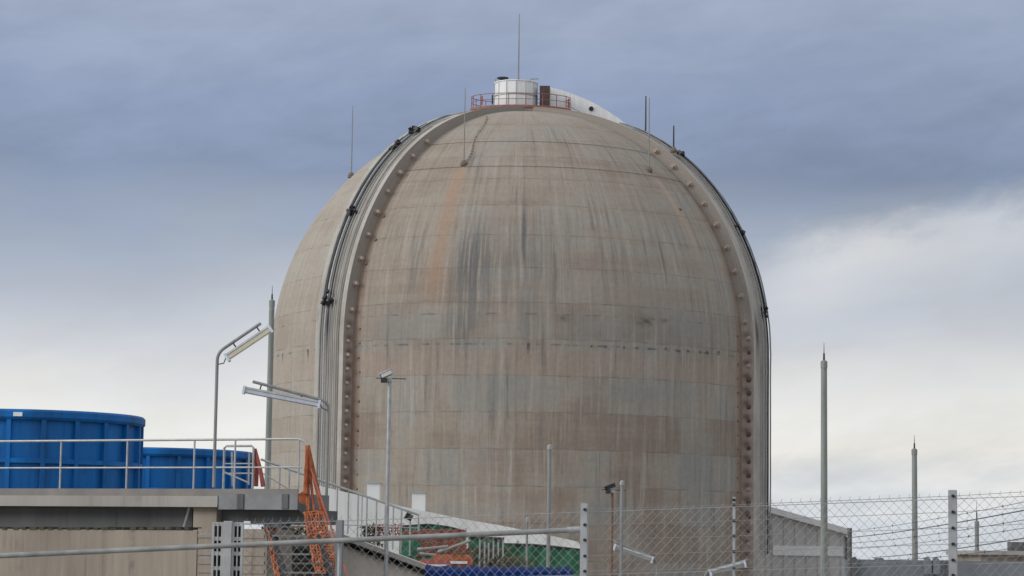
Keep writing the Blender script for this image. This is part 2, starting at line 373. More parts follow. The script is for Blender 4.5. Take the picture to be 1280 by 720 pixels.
def rib_material():
    m = bpy.data.materials.new('weathered_rib_concrete'); m.use_nodes = True; nt = m.node_tree; b = nt.nodes['Principled BSDF']
    uv = nt.nodes.new('ShaderNodeUVMap'); uv.uv_map = 'arc'; s = nt.nodes.new('ShaderNodeSeparateXYZ'); nt.links.new(uv.outputs[0], s.inputs[0])
    u, v = E(nt, s.outputs[0]), E(nt, s.outputs[1])      # u: 0..1 on the inner flank, 1..2 the face, 2..3 the other flank
    big = noise(nt, comb(nt, u * 2.0, v / 3.0), 1, 5)
    st = noise(nt, comb(nt, u * 14.0, v * 0.12), 1, 5, 0.6)
    c = ramp(nt, big * 0.6 + st * 0.5, [(0.35, (0.275, 0.25, 0.22)), (0.62, (0.42, 0.40, 0.365))])
    face = u.gt(1.0) * u.lt(2.0)
    dk = face * st.step(0.55, 0.68) * noise(nt, comb(nt, u, v / 5.0), 1, 2).step(0.4, 0.6)
    c = mixc(nt, (dk * 0.75).clamp(), c, (0.09, 0.088, 0.085))
    blk = gauss(u, 1.34, 0.15) * gauss(v, rib_v(AL, 403), 1.8) * st.step(0.32, 0.50)
    c = mixc(nt, (blk * 0.9).clamp(), c, (0.035, 0.035, 0.035))
    flank = 1.0 - face
    rust = flank * (ZS + 2.5 - v).step(0, 3.0) * (0.35 + noise(nt, comb(nt, u * 5.0, v * 1.4), 1, 4) * 0.9)
    c = mixc(nt, (rust * 0.6).clamp(), c, (0.255, 0.170, 0.125))
    ring = gauss(((v - 2.75) / 1.08).fract(), 0.5, 0.26) * flank * (ZS + 1.8 - v).step(0, .4) * gauss(u, 0.5, .32).clamp() + gauss(((v - 2.75) / 1.08).fract(), 0.5, 0.26) * (ZS + 1.8 - v).step(0, .4) * gauss(u, 2.5, .32)
    c = mixc(nt, (ring * (0.35 + big)).clamp() * 0.8, c, (0.085, 0.048, 0.034))
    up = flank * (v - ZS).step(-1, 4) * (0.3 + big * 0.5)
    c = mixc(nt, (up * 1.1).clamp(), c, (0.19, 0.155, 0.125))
    gr = noise(nt, comb(nt, u * 6, v * 2.6), 1, 6, 0.7)
    vm = nt.nodes.new('ShaderNodeVectorMath'); vm.operation = 'SCALE'; nt.links.new(c, vm.inputs[0]); nt.links.new((0.82 + gr * 0.36).v, vm.inputs['Scale'])
    nt.links.new(vm.outputs[0], b.inputs['Base Color']); b.inputs['Roughness'].default_value = 0.92; b.inputs['Specular IOR Level'].default_value = 0.25
    return m

AL, AR = R_(-43), R_(62)
RIBW, RIBD = 3.2, 0.95
def depth(v):
    e = max((v - ZS) / RAD, 0); t = min(max((e - .7) / .75, 0), 1); return RIBD - 0.58 * t * t * (3 - 2 * t)
def project(p):
    q = CROT.transposed() @ (p - CAM); return 640 + FPX * q.x / -q.z, 360 - FPX * q.y / -q.z
def rib_v(ang, py):
    """arc height at which the face of a rib is seen at a given picture row"""
    lo, hi = 0.0, ZS + RAD * 1.5
    for _ in range(40):
        m_ = (lo + hi) / 2
        if project(spt(ang, m_, RAD + depth(m_)))[1] > py: lo = m_
        else: hi = m_
    return lo
cb = thing('containment_building', (CX, CY, 0), 'huge weathered concrete reactor dome with ribs, brown and grey streaks, filling the middle', 'reactor building')
# shell: lathe with arc uv
nseg, prof = 240, []
for i in range(14): prof.append((RAD, ZS * i / 14, ZS * i / 14))
for i in range(49):
    e = math.pi / 2 * i / 48; prof.append((max(RAD * math.cos(e), 0.02), ZS + RAD * math.sin(e), ZS + RAD * e))
vs, fs, uvs = [], [], []
for j in range(nseg + 1):
    a = -math.pi + 2 * math.pi * j / nseg
    for r, z, h in prof: vs.append((r * math.sin(a), -r * math.cos(a), z)); uvs.append((a * RAD, h))
k = len(prof)
for j in range(nseg):
    for i in range(k - 1): fs.append((j * k + i, (j + 1) * k + i, (j + 1) * k + i + 1, j * k + i + 1))
me = bpy.data.meshes.new('shell'); me.from_pydata(vs, [], fs); me.update()
ul = me.uv_layers.new(name='arc')
for lp in me.loops: ul.data[lp.index].uv = uvs[lp.vertex_index]
for p in me.polygons: p.use_smooth = True
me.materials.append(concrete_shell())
shell = bpy.data.objects.new('shell', me); COL.objects.link(shell); shell.parent = cb

RIBM = rib_material()
varc = [ZS * i / 16 for i in range(16)] + [ZS + RAD * (math.pi / 2) * i / 60 for i in range(61)]
def make_rib(ang, lift, sgn):
    """buttress rib swept up the wall and over the dome; sgn = side of the flank seen from the front"""
    vs, fs, uv = [], [], []
    h = RIBW / 2; kb = 0.14
    ch = [(-h, 0), (-h, 1), (-h + .45, 1), (-h + .5, 2), (h - .5, 2), (h - .45, 1), (h, 1), (h, 0)]
    cu = [0.0, 1.0, 1.12, 1.14, 1.86, 1.88, 2.0, 3.0]
    for v in varc:
        ro = RAD + depth(v) + lift; rad_of = (RAD - .25, ro, ro - kb)
        for (l, r) in ch: vs.append(spt(ang, v, rad_of[r], l) - Vector((CX, CY, 0)))
    k = len(ch)
    for i in range(len(varc) - 1):
        for j in range(k - 1):
            fs.append((i * k + j, i * k + j + 1, (i + 1) * k + j + 1, (i + 1) * k + j))
            uv.append([(cu[j] + .001, varc[i]), (cu[j + 1] - .001, varc[i]), (cu[j + 1] - .001, varc[i + 1]), (cu[j] + .001, varc[i + 1])])
    me = bpy.data.meshes.new('buttress'); me.from_pydata(vs, [], fs); me.update()
    ul = me.uv_layers.new(name='arc')
    for p, q in zip(me.polygons, uv):
        for li, c in zip(p.loop_indices, q): ul.data[li].uv = c
    me.materials.append(RIBM)
    o = bpy.data.objects.new('buttress', me); COL.objects.link(o); o.parent = cb
    return o
ribL = make_rib(AL, 0.0, 1); ribR = make_rib(AR, 0.006, -1)

# tendon anchors: one mesh, copied
am = MB().lathe([(0.0, 0.42), (0.15, 0.42), (0.17, 0.36), (0.17, 0.10), (0.27, 0.08), (0.27, -0.1)], (0, 0, 0), 10)
anc0 = am.build('tendon_anchor', M['anchor'], None, True)
anc1 = MB().lathe([(0.0, 0.36), (0.13, 0.36), (0.16, 0.30), (0.17, 0.10), (0.27, 0.08), (0.27, -0.1)], (0, 0, 0), 10).build('tendon_anchor', M['rust_dark'], None, True)
first = {anc0.name: True, anc1.name: True}
def put(obj, pos, direction, parent, scale=1.0):
    if first[obj.name]: o = obj; first[obj.name] = False
    else: o = obj.copy(); COL.objects.link(o)
    o.parent = parent; o.location = Vector(pos) - Vector((CX, CY, 0))
    o.rotation_euler = Vector(direction).to_track_quat('Z', 'Y').to_euler(); o.scale = (scale,) * 3
    return o
for rib, ang, sgn in ((ribL, AL, 1), (ribR, AR, -1)):
    t = Vector((math.cos(ang), math.sin(ang), 0)) * sgn
    v = 3.0
    while v < ZS + 1.5:
        put(anc0 if sgn > 0 or v > ZS or random.random() < .15 else anc1, spt(ang, v, RAD + 0.55, sgn * RIBW / 2), t, rib, random.uniform(0.6, .85)); v += 1.08
    v = ZS + 2.3
    while v < ZS + RAD * 0.98:
        put(anc0, spt(ang, v, RAD + min(0.36, depth(v) * .45), sgn * RIBW / 2), t, rib, random.uniform(.75, .95)); v += 2.05
# round pads beside the buttresses and on the flank beyond
pad0 = MB().lathe([(0.0, 0.16), (0.11, 0.16), (0.15, 0.10), (0.15, -0.05)], (0, 0, 0), 10).build('bolt_cap', M['conc_dirty'], None, True)
pf = [True]
def pad(a, v, s=1.0, m=None):
    o = pad0 if pf[0] else pad0.copy()
    if not pf[0]: COL.objects.link(o)
    pf[0] = False
    nrm = Vector((math.sin(a), -math.cos(a), 0)) if v <= ZS else (spt(a, v) - CEN).normalized()
    o.parent = cb; o.location = spt(a, v) - Vector((CX, CY, 0)); o.rotation_euler = nrm.to_track_quat('Z', 'Y').to_euler(); o.scale = (s,) * 3
v = 3.4
while v < ZS + 1.0:
    pad(AL + 2.3 / RAD + random.uniform(-.004, .004), v, random.uniform(.45, .7)); pad(AR - 2.3 / RAD, v + .3, random.uniform(.4, .65)); v += 1.12
for px, py in ((465, 240), (449, 312), (446, 350), (470, 300), (458, 330), (850, 262), (480, 271)):
    a, v = azv(hit(px, py)); pad(a, v, 0.8)
v = 4.0
while v < ZS + 9.0:
    pad(AL - 2.35 / RAD, v, 1.5); v += 1.12 if v < ZS else 2.0
for px in (739, 757, 780, 796, 812, 832, 848, 860, 875, 884, 898):
    a, v = azv(hit(px, 431 + (px - 730) * 0.055 + random.uniform(-1, 1))); pad(a, v, 0.6)

# conduits on the rib faces
def conduit(ang, lat, r, v0, v1, rr, rib, m='dark', lift=0.16):
    pts = [spt(ang, v, RAD + depth(v) - .14 + lift + random.uniform(-.015, .015), lat) for v in varc if v0 <= v <= v1]
    return MB().path(pts, rr, 6).build('conduit', M[m], rib, True)
vk = rib_v(AL, 372)
for lat, m, rr, v0, v1, l in ((-1.0, 'pole', .06, 2, 19.5, .2), (-0.75, 'dark', .065, vk, 22, .2), (-0.5, 'galv', .07, 2, 24, .2), (-0.2, 'dark', .06, vk, 24, .2), (0.0, 'pole', .05, 2, 24, .18), (0.4, 'conc_light', .06, 2, 19, .2), (0.85, 'conc_light', .09, 2, 21, .2)):
    conduit(AL, lat, 0, v0, ZS + v1, rr, ribL, m, l)
for lat, m, rr, v0, v1, l in ((0.2, 'conc_light', .06, 2, 19, .2), (0.7, 'pole', .07, 2, 24, .24), (1.15, 'dark', .06, vk, 24, .30), (1.4, 'pole', .06, 2, 23, .36), (1.3, 'dark', .05, 2, 20, .2)):
    conduit(AR, lat, 0, v0, ZS + v1, rr, ribR, m, l)
def clamp(rib, ang, v, lat, w, s=1.0):
    c = MB()
    for k in range(7):
        p = spt(ang, v + random.uniform(-.45, .45) * s, RAD + depth(v) + random.uniform(0.05, .32), lat + random.uniform(-w, w))
        c.box(p, (random.uniform(.15, .38) * s, random.uniform(.15, .4) * s, random.uniform(.12, .3) * s), Euler((random.random(), random.random(), random.random())).to_matrix())
    return c.build('cable_clamp', M['black'], rib)
for px, py in ((525, 162), (492, 181), (437, 263), (404, 370)):
    clamp(ribL, AL, rib_v(AL, py + 2), -0.35, 0.45, 1.1)
for px, py in ((842, 190), (918, 284), (957, 388)):
    clamp(ribR, AR, rib_v(AR, py + 2), 1.0, 0.35, 1.0)

# lightning loop cables round the dome, a cable with clips up to the platform
for py in (177, 208):
    a, v = azv(hit(650, py))
    pts = [spt(AL + (AR - AL) * i / 60, v, RAD + 0.04) for i in range(61)]
    MB().path(pts, 0.016, 5).build('loop_cable', M['conc_dirty'], cb)
c = MB(); pts = []
for i in range(17):
    t = i / 16; p = hit(582 + 26 * t + 2 * math.sin(t * 9), 203 - 57 * t, RAD + 0.08); pts.append(p)
    c.box(p, (random.uniform(.06, .18), 0.05, 0.05), Euler((0, random.uniform(-.6, .6), 0)).to_matrix())
c.path(pts, 0.022, 5); c.build('clipped_cable', M['conc_dirty'], cb)

# ------------------------------------------------------------------ things on the crown
APEX = ZS + RAD + RIBD
PX = at(651, 135, D).x; FLZ = at(651, 137.0, D).z; PC = Vector((PX, D, FLZ - .24))
EA, EB = 4.3, 2.35                                     # the walkway is an oval
def ell(a, z, k=1.0): return PC + Vector((EA * k * math.sin(a), -EB * k * math.cos(a), z))
def oval(mb, prof, n=56):
    k = len(prof); vs = [ell(2 * math.pi * j / n, z, q) for j in range(n) for q, z in prof]
    fs = [(j * k + i, ((j + 1) % n) * k + i, ((j + 1) % n) * k + i + 1, j * k + i + 1) for j in range(n) for i in range(k - 1)]
    return mb.add(vs, fs)
pl = thing('rooftop_platform', PC, 'round rooftop walkway with red railing on the crown of the dome', 'platform')
oval(MB(), [(0.0, 0.0), (.99, 0.0), (1.0, 0.02), (1.0, 0.22), (.98, 0.24), (0.0, 0.24)]).build('deck', M['redrail'], pl)
oval(MB(), [(.97, -1.6), (.97, -.01), (0, -.01)]).build('collar', M['conc'], pl)
for i in range(18):
    p = ell(2 * math.pi * i / 18 + .1, .24, .975)
    MB().tube(p, p + Vector((0, 0, 1.0)), 0.035, 6).build('railing_post', M['redrail'], pl)
for nm, z, rr_ in (('top_rail', 1.24, .032), ('mid_rail', .75, .026)):
    MB().path([ell(2 * math.pi * i / 48, z, .975) for i in range(49)], rr_, 6).build(nm, M['redrail'], pl)
for a in (-0.88, -0.6, 0.32, 1.25):
    p = ell(a, .7, .99); MB().box(p, (.12, .12, .75)).build('junction_box', M['rednet'] if a > 1 or a < -.8 else M['dark'], pl)
p = ell(-.25, -.2, 1.02); MB().box(p, (.35, .3, .5)).build('cable_box', M['dark'], pl)

HC = Vector((at(645, 120, D).x, D + 0.15, FLZ + .003))
hs = thing('rooftop_cabin', HC, 'white drum-shaped cabin with brown door at the very top of the dome', 'cabin')
hh = at(645, 104, D).z - HC.z
MB().lathe([(1.85, 0.0), (1.85, hh - .1), (1.92, hh - .08), (1.92, hh), (0, hh + .12)], HC, 14).build('wall', M['white'], hs)
MB().lathe([(1.88, hh * .45), (1.9, hh * .46), (1.9, hh * .5), (1.88, hh * .51)], HC, 14).build('seam', M['galv'], hs)
dxp = at(681, 120, D - 1).x; dz0, dz1 = at(681, 132, D - 1).z, at(681, 107, D - 1).z
MB().box((dxp, D - 0.6, (dz0 + dz1) / 2), (0.86, 0.7, dz1 - dz0)).build('door', M['brown'], hs)
MB().box((dxp + .05, D + 1.2, (dz0 + dz1) / 2 - .05), (0.9, 2.9, dz1 - dz0 - .12)).build('porch', M['white'], hs)
for k in range(14):
    a = 2 * math.pi * k / 14; q = HC + Vector((1.86 * math.sin(a), -1.86 * math.cos(a), hh * .47)); MB().box(q, (.05, .05, hh * .92)).build('seam_rib', M['galv'], hs)
p = HC + Vector((-1.15, 0, hh + .05)); MB().lathe([(.12, 0), (.14, .22), (.5, .36), (.5, .44), (0, .46)], p, 12).build('roof_vent', M['dark'], hs)
p = HC + Vector((1.2, 0, hh)); MB().path([p, p + Vector((0, 0, .32)), p + Vector((.1, 0, .42)), p + Vector((.7, 0, .44))], .05, 6).build('vent_pipe', M['pole'], hs)
p = HC + Vector((-1.75, -.3, hh)); MB().tube(p, p + Vector((0, 0, .3)), .05, 6).build('vent_pipe', M['pole'], hs)

def mast_on(name, base, toppx, r0, r1, m, label, cat, group=None, foot=0.22):
    Y = base.y; top = at(toppx[0], toppx[1], Y)
    t = thing(name, base, label, cat, group); h = top.z - base.z
    MB().path([base, base + Vector((0, 0, h * .62)), base + Vector((0, 0, h))], [r0, (r0 + r1) / 2, r1], 6).build('rod', M[m], t)
    f = MB()
    f.lathe([(foot, -.15), (foot, .08), (foot * .45, .3), (0, .34)], base, 10)
    f.build('base', M['conc_dirty'], t)
    return t
b = at(648, 100, D); b.z = HC.z + hh + .1
mast_on('antenna_mast', b, (648, 17), .07, .03, 'pole', 'tall thin mast rising from the white cabin on the dome top', 'mast', None, .16)
grp = 'lightning rods on the reactor dome'
mast_on('lightning_rod', hit(580, 205), (579, 110), .05, .03, 'pole', 'lightning rod on the dome face above the orange rust streak', 'lightning rod', grp, .3)
d = ray(440, 221).normalized(); q = CAM + d * (CEN - CAM).dot(d); q = CEN + (q - CEN).normalized() * (RAD + .05)
mast_on('lightning_rod', q, (443, 132), .05, .03, 'pole', 'lightning rod on the left shoulder of the dome against blue sky', 'lightning rod', grp, .3)
mast_on('lightning_rod', hit(811, 213), (813, 122), .06, .035, 'pole', 'lightning rod on the dome face just inside the right rib', 'lightning rod', grp, .3)
q = at(807, 172, D + 4); mast_on('lightning_rod', q, (807, 120), .07, .05, 'dark', 'lightning rod behind the right rib, beside the one on the dome face', 'lightning rod', grp, .25)
q = at(842, 188, 193); mast_on('lightning_rod', q, (842, 157), .07, .05, 'dark', 'short lightning rod on top of the right rib by the cable clamp', 'lightning rod', grp, .25)

# curved white stair enclosure behind the right rib
yk = D + 0.9; top = [(688, 109), (700, 112), (715, 117), (730, 123), (745, 130), (760, 139), (775, 149), (790, 161), (802, 174)]
tp = [at(x, y, yk) for x, y in top]
st = thing('stair_enclosure', (tp[3].x, yk, APEX - 1), 'white curved stair enclosure running down the right side of the dome top', 'stair cover')
mbx = MB(); th = Vector((0, 1.7, 0))
def on_sphere(p, y): q = Vector((p.x, y, 0)) - Vector((CEN.x, CEN.y, 0)); return Vector((p.x, y, ZS + math.sqrt(max(RAD ** 2 - q.x ** 2 - q.y ** 2, 1)) - .2))
vs = []
for p in tp: vs += [p, p + th, on_sphere(p, yk + 1.7), on_sphere(p, yk)]
fs = []
for i in range(len(tp) - 1):
    for j in range(4): fs.append((i * 4 + j, i * 4 + (j + 1) % 4, (i + 1) * 4 + (j + 1) % 4, (i + 1) * 4 + j))
fs += [(3, 2, 1, 0), tuple((len(tp) - 1) * 4 + j for j in range(4))]
mbx.add(vs, fs); mbx.build('cover', M['white'], st)
for px, py, r in ((739, 136, .2), (785, 165, .16)):
    p = at(px, py, yk - .02); MB().disc(p, r, (0, -1, 0), .08, 16).build('porthole', M['black'], st)
hp = [at(x, y + 16, yk - .5) for x, y in ((712, 117), (725, 124), (740, 135), (757, 146), (770, 154))]
MB().path(hp, .03, 6).path([p - Vector((0, 0, .4)) for p in hp], .025, 6).build('handrail', M['galv'], st)

# ------------------------------------------------------------------ masts standing on the ground
def ground_mast(px, topy, tipy, Y, r, m, label, lean=0):
    p = at(px, topy, Y); b = Vector((p.x, Y, 0)); tip = at(px, tipy, Y).z
    t = thing('lightning_mast', b, label, 'lightning mast', 'free standing lightning masts')
    MB().path([b, b + Vector((0, 0, p.z * .5)), b + Vector((0, 0, p.z))], [r * 1.25, r * 1.1, r], 14).lathe([(r * 1.12, p.z - .25), (r * 1.12, p.z), (r * .5, p.z + .06), (0, p.z + .06)], b, 14).build('shaft', M[m], t, True)
    s = tip - p.z
    MB().path([b + Vector((0, 0, p.z)), b + Vector((0, 0, p.z + s * .42)), b + Vector((0, 0, p.z + s * .45)), b + Vector((0, 0, tip))], [r * .36, r * .3, r * .14, r * .06], 8).build('tip', M['dark'], t)
    MB().lathe([(r * 2.2, 0), (r * 2.2, .12), (r * 1.4, .2), (r * 1.3, .6)], b, 14).build('foot', M['conc'], t)
ground_mast(340, 376, 357, 110, .125, 'mast', 'tall grey lightning mast at the left edge of the dome')
ground_mast(1030, 452, 428, 90, .115, 'mast', 'tallest grey lightning mast right of the dome, in front of the shed')
ground_mast(1143, 562, 544, 115, .125, 'mast', 'middle sized grey lightning mast between the shed and the dotted post')
ground_mast(1221, 652, 625, 150, .13, 'mast', 'shortest distant lightning mast right of the dotted fence post')

# ------------------------------------------------------------------ raised platform, left
LA, LB = at(-60, 610, 51.6), at(392, 610, 47.9)
LA, LB = Vector((LA.x, LA.y, 0)), Vector((LB.x, LB.y, 0))
LD = (LB - LA).normalized(); LN = Vector((-LD.y, LD.x, 0))
def lp(px, py, off=0.0):
    """point on the vertical plane of the platform front (moved back by off) seen at a pixel"""
    d = ray(px, py); A = LA + LN * off; t = (A - CAM).dot(LN) / d.dot(LN); return CAM + d * t
def slab(mb, px0, px1, py0, py1, off, depth, z1=None, z0=None):
    a = lp(px0, (py0 + py1) / 2, off); b = lp(px1, (py0 + py1) / 2, off); c = (px0 + px1) / 2
    zt = lp(c, py0, off).z if z1 is None else z1; zb = lp(c, py1, off).z if z0 is None else z0
    mid = (a + b) / 2 + LN * depth / 2; L = ((b - a) * 1).to_2d().length
    m = Matrix((LD, LN, Vector((0, 0, 1)))).transposed()
    return mb.box((mid.x, mid.y, (zt + zb) / 2), (L, depth, zt - zb), m)
FZ = lp(180, 612).z
rp = thing('raised_platform', ground(lp(150, 640)), 'raised concrete deck on a beige wall carrying the blue tanks, left', 'platform')
def decking(px1, off, z0, z1):
    a, b = lp(-420, 620, off), lp(px1, 620, off); xb = at(px1 - 14, 620, 73).x
    return MB().prism([Vector((a.x, a.y, z0)), Vector((b.x, b.y, z0)), Vector((xb, 73, z0)), Vector((a.x, 73, z0))], (0, 0, z1 - z0))
decking(272, -.12, lp(130, 633, -.12).z, FZ - .13).build('deck_beam', M['conc_light'], rp)
slab(MB(), -420, 372, 608.5, 620, 0.0, .05, z1=FZ + .02, z0=FZ - .128).build('kick_plate', M['kick'], rp)
decking(266, .06, FZ - .127, FZ - .002).build('deck', M['conc'], rp)
mb = slab(MB(), -420, 240, 634, 664, .35, .2)
mb.build('recessed_panel', M['panel'], rp)
slab(MB(), 241, 270, 633.4, 700, .1, .5, z0=0).build('column', M['conc'], rp)
mb = slab(MB(), -420, 246, 660, 700, -.9, 1.1, z0=0); mb.build('front_wall', M['conc'], rp)
mb = slab(MB(), 247, 334, 661, 700, -.88, 1.0, z0=0)
for y in (668, 679, 690, 701, 712, 723, 734): slab(mb, 247, 330, y, y + 4.5, -.9, .1)
mb.build('slotted_wall', M['conc'], rp)
mb = MB()
for k in range(24): slab(mb, -30 + k * 11.3 + random.uniform(-2, 2), -24 + k * 11.3 + random.uniform(-2, 3), 659.0 + random.uniform(-.8, .6), 662, -.92, .5)
mb.build('moss_line', M['moss'], rp)
MB().tube(lp(237, 633, .2), lp(229, 664, .2), .03, 6).build('strut', M['galv'], rp)
# steel gangway at the right end
gw = thing('steel_gangway', ground(lp(325, 640)), 'grey steel gangway box jutting from the right end of the raised deck', 'gangway')
slab(MB(), 273, 372, 617, 637, -.1, 1.3).build('side_beam', M['steel'], gw)
mb = slab(MB(), 274, 392, 637.3, 655, .3, 1.0); mb.build('under_shadow', M['panel'], gw)  # solid dark box standing in for the shadow under the gangway
mb = MB()
for x in (296, 352): slab(mb, x, x + 8, 617.5, 636, -.125, .05)
mb.build('bracket', M['panel'], gw)
e0, e1 = lp(370, 622), lp(400, 640)
mb = MB(); mb.prism([lp(372, 618, -.1), lp(384, 621, -.1), lp(391, 634, -.1), lp(391, 648, -.1), lp(384, 648, -.1), lp(372, 636, -.1)], LN * .12); mb.build('end_plate', M['dark'], gw)
slab(MB(), 334, 352, 655, 700, .2, .35, z0=0).build('leg', M['panel'], gw)

# guard railing along the front
gr = thing('guard_railing', (lp(200, 612).x, lp(200, 612).y, FZ), 'grey tube railing along the deck edge in front of the blue tanks', 'railing')
RT, RM = lp(200, 550).z, lp(200, 584.5).z
def rp_(px, z, off=.03):
    p = lp(px, 600, off); return Vector((p.x, p.y, z))
zt = lambda px: lp(px, 552.2 - px * 0.0115).z
MB().path([rp_(px, RT) for px in range(-420, 361, 30)] + [rp_(372, RT - .005), rp_(379, RT - .05), lp(387, 561, .03)], .024, 8).build('top_rail', M['galv'], gr, True)
MB().path([rp_(-420, RM), rp_(376, RM)], .018, 8).build('mid_rail', M['galv'], gr, True)
for px in (-340, -257, -174, -91, -8, 75, 158, 242, 293, 373):
    MB().tube(rp_(px, FZ - .1), rp_(px, RT), .02, 8).build('post', M['galv'], gr, True)

# blue tanks
def tank(pxc, pxr, ytop, Y, label, ribs, zmid):
    c = at(pxc, 600, Y); r = abs(at(pxc + pxr, 600, Y).x - c.x)
    zt = at(pxc, ytop, Y - r).z; b = Vector((c.x, Y, FZ)); h = zt - FZ
    t = thing('blue_tank', b, label, 'tank', 'blue round tanks on the deck')
    MB().lathe([(r * .95, 0), (r * .95, h - .02), (r * .90, h - .02), (r * .90, .1), (0, .1)], b, 64).build('shell', M['blue'], t, True)
    rim = .235 * r / 2.8
    MB().lathe([(r * .95, h - rim), (r * .985, h - rim), (r, h - rim * .75), (r, h - rim * .2), (r * .985, h), (r * .89, h)], b, 72).build('rim', M['blue'], t, True)
    z = h * zmid
    MB().lathe([(r * .95, z - .06), (r * .985, z - .05), (r * .985, z + .05), (r * .95, z + .06)], b, 64).build('flange', M['blue'], t, True)
    for i in range(ribs):
        a = 2 * math.pi * i / ribs + .06; d = Vector((math.sin(a), -math.cos(a), 0)); s = Vector((math.cos(a), math.sin(a), 0))
        p = b + d * (r * .965)
        MB().box(p + Vector((0, 0, (h - rim) / 2)), (.10, r * .045, h - rim - .004), Matrix((s, d, Vector((0, 0, 1)))).transposed()).build('rib', M['blue'], t)
    return b, r, h, t
b, r, h, t1 = tank(30, 148, 511, 56, 'larger blue fibreglass tank with white sticker, behind the railing at far left', 22, .38)
d = Vector((math.sin(.133), -math.cos(.133), 0)); p = b + d * (r + .004) + Vector((0, 0, h - .12)); MB().box(p, (.2, .05, .09)).build('sticker', M['white'], t1)
tank(195, 122, 559, 67, 'lower blue tank partly hidden behind the larger tank', 20, .25)

# small gate with orange strap
gt = thing('deck_gate', rp_(298, FZ, .5), 'small grey tube gate on the deck beside the blue tank', 'gate')
a0, a1 = lp(280.5, 558, .5), lp(317, 558, .5)
def vz(p, z): return Vector((p.x, p.y, z))
zg = lp(298, 557.5, .5).z
MB().path([vz(a0, FZ), vz(a0, zg - .04), vz(a0, zg) + LD * .05, vz(a1, zg) - LD * .05, vz(a1, zg - .04), vz(a1, FZ)], .025, 8).build('frame', M['galv'], gt, True)
mb = MB()
for k in (.35, .55): mb.tube(vz(a0, FZ + k), vz(a1, FZ + k), .015, 6)
mb.tube(lp(280, 590, .5), lp(312, 604, .5), .018, 6); mb.tube(lp(312, 565, .5), lp(311, 606, .5), .022, 6)
mb.tube(lp(290, 565, .5), lp(291, 608, .5), .022, 6)
mb.build('bars', M['galv'], gt)
mb = MB()
mb.path([lp(318, 561, .6), lp(321, 580, .6), lp(320, 608, .6)], [.035, .05, .045], 6).path([lp(319, 561, .55), lp(325, 585, .55), lp(329, 608, .55)], [.03, .04, .05], 6)
tag(mb.build('orange_strap', M['rednet'], None, origin=lp(322, 600, .55)), 'faded red netting bundled on the small deck gate', 'netting')

# far ramp railing falling to the right, with its concrete ramp wall
rw = thing('access_ramp', ground(at(480, 700, 51)), 'beige concrete ramp side wall sloping down to the right below the balusters', 'ramp')
Y = 50.5
poly = [at(404, 660, Y), at(424, 667, Y), at(548, 712, Y), at(575, 722, Y)]
poly += [Vector((poly[-1].x, Y, 0)), Vector((poly[0].x, Y, 0))]
MB().prism(poly, (0, 1.6, 0)).build('side_wall', M['conc_ramp'], rw)
mb = MB(); mb.bar(at(424, 669.5, Y - .12), at(552, 716, Y - .12), .3, .10, Vector((0, 0, 1))); mb.build('coping', M['conc_light'], rw)
mb = MB(); mb.bar(at(432, 680, Y - .06), at(540, 718.5, Y - .06), .1, .05); 
for k in range(26):
    t = k / 26; mb.box(at(432 + 108 * t, 679 + 40 * t + random.uniform(-1, 2), Y - .05), (.13, .12, random.uniform(.04, .1)))
mb.build('moss_line', M['moss'], rw)
rr = thing('ramp_railing', at(460, 660, 52.4), 'grey baluster railing sloping down along the concrete ramp', 'railing')
Yr = 52.4
t0, t1 = at(326, 574, Yr), at(523, 643.5, Yr)
def rpt(t): return t0 + (t1 - t0) * t
MB().path([rpt(0), rpt(1), at(523.5, 664, Yr)], .026, 8).build('top_rail', M['galv'], rr, True)
MB().path([rpt(0) - Vector((0, 0, .28)), rpt(.4) - Vector((0, 0, .62))], .015, 6).build('lower_rail', M['galv'], rr)
MB().path([at(402, 655, Yr), at(523, 660, Yr)], .012, 6).build('cable', M['galv'], rr)
for px in (338, 350, 362, 409, 422, 436, 448, 453, 459, 471, 482, 492, 502, 513):
    t = (px - 326) / 197.0; p = rpt(t)
    MB().tube(p, p - Vector((0, 0, .95 if px > 400 else .75)), .017 if px not in (453,) else .012, 6).build('baluster', M['galv'], rr)
bx_ = at(511, 646, Yr - .1); MB().box(bx_, (.16, .12, .14), Euler((0, .5, 0)).to_matrix()).build('lamp_head', M['black'], rr)

# staircase coming down from the gangway, with orange netting
def ext(a, b, z=0.0): t = (z - a.z) / (b.z - a.z); return a + (b - a) * t
sa, sb = at(333, 655, 47.3), at(357, 724, 46.1); ta, tb = at(384, 640, 47.3), at(414, 726, 45.9)
sb, tb = ext(sa, sb, .0), ext(ta, tb, .0)
stc = thing('steel_staircase', ground((sa + tb) / 2), 'dark steel staircase wrapped in orange netting below the gangway', 'staircase')
for a, b_ in ((sa, sb), (ta, tb)): MB().bar(a, b_, .05, .26).build('stringer', M['dark'], stc)
for k in range(1, 15):
    t = k / 15; a, b_ = sa + (sb - sa) * t, ta + (tb - ta) * t; a.z = b_.z = (a.z + b_.z) / 2
    MB().bar(a, b_, .24, .035).build('tread', M['panel'] if k % 2 else M['steel'], stc)
mb = MB(); up = Vector((0, 0, 1))
mb.path([ta + up * 1.0, ta + (tb - ta) * .9 + up * .9], .02, 6); mb.tube(ta, ta + up * 1.0, .02, 6)
mb.build('handrail', M['rednet'], stc)

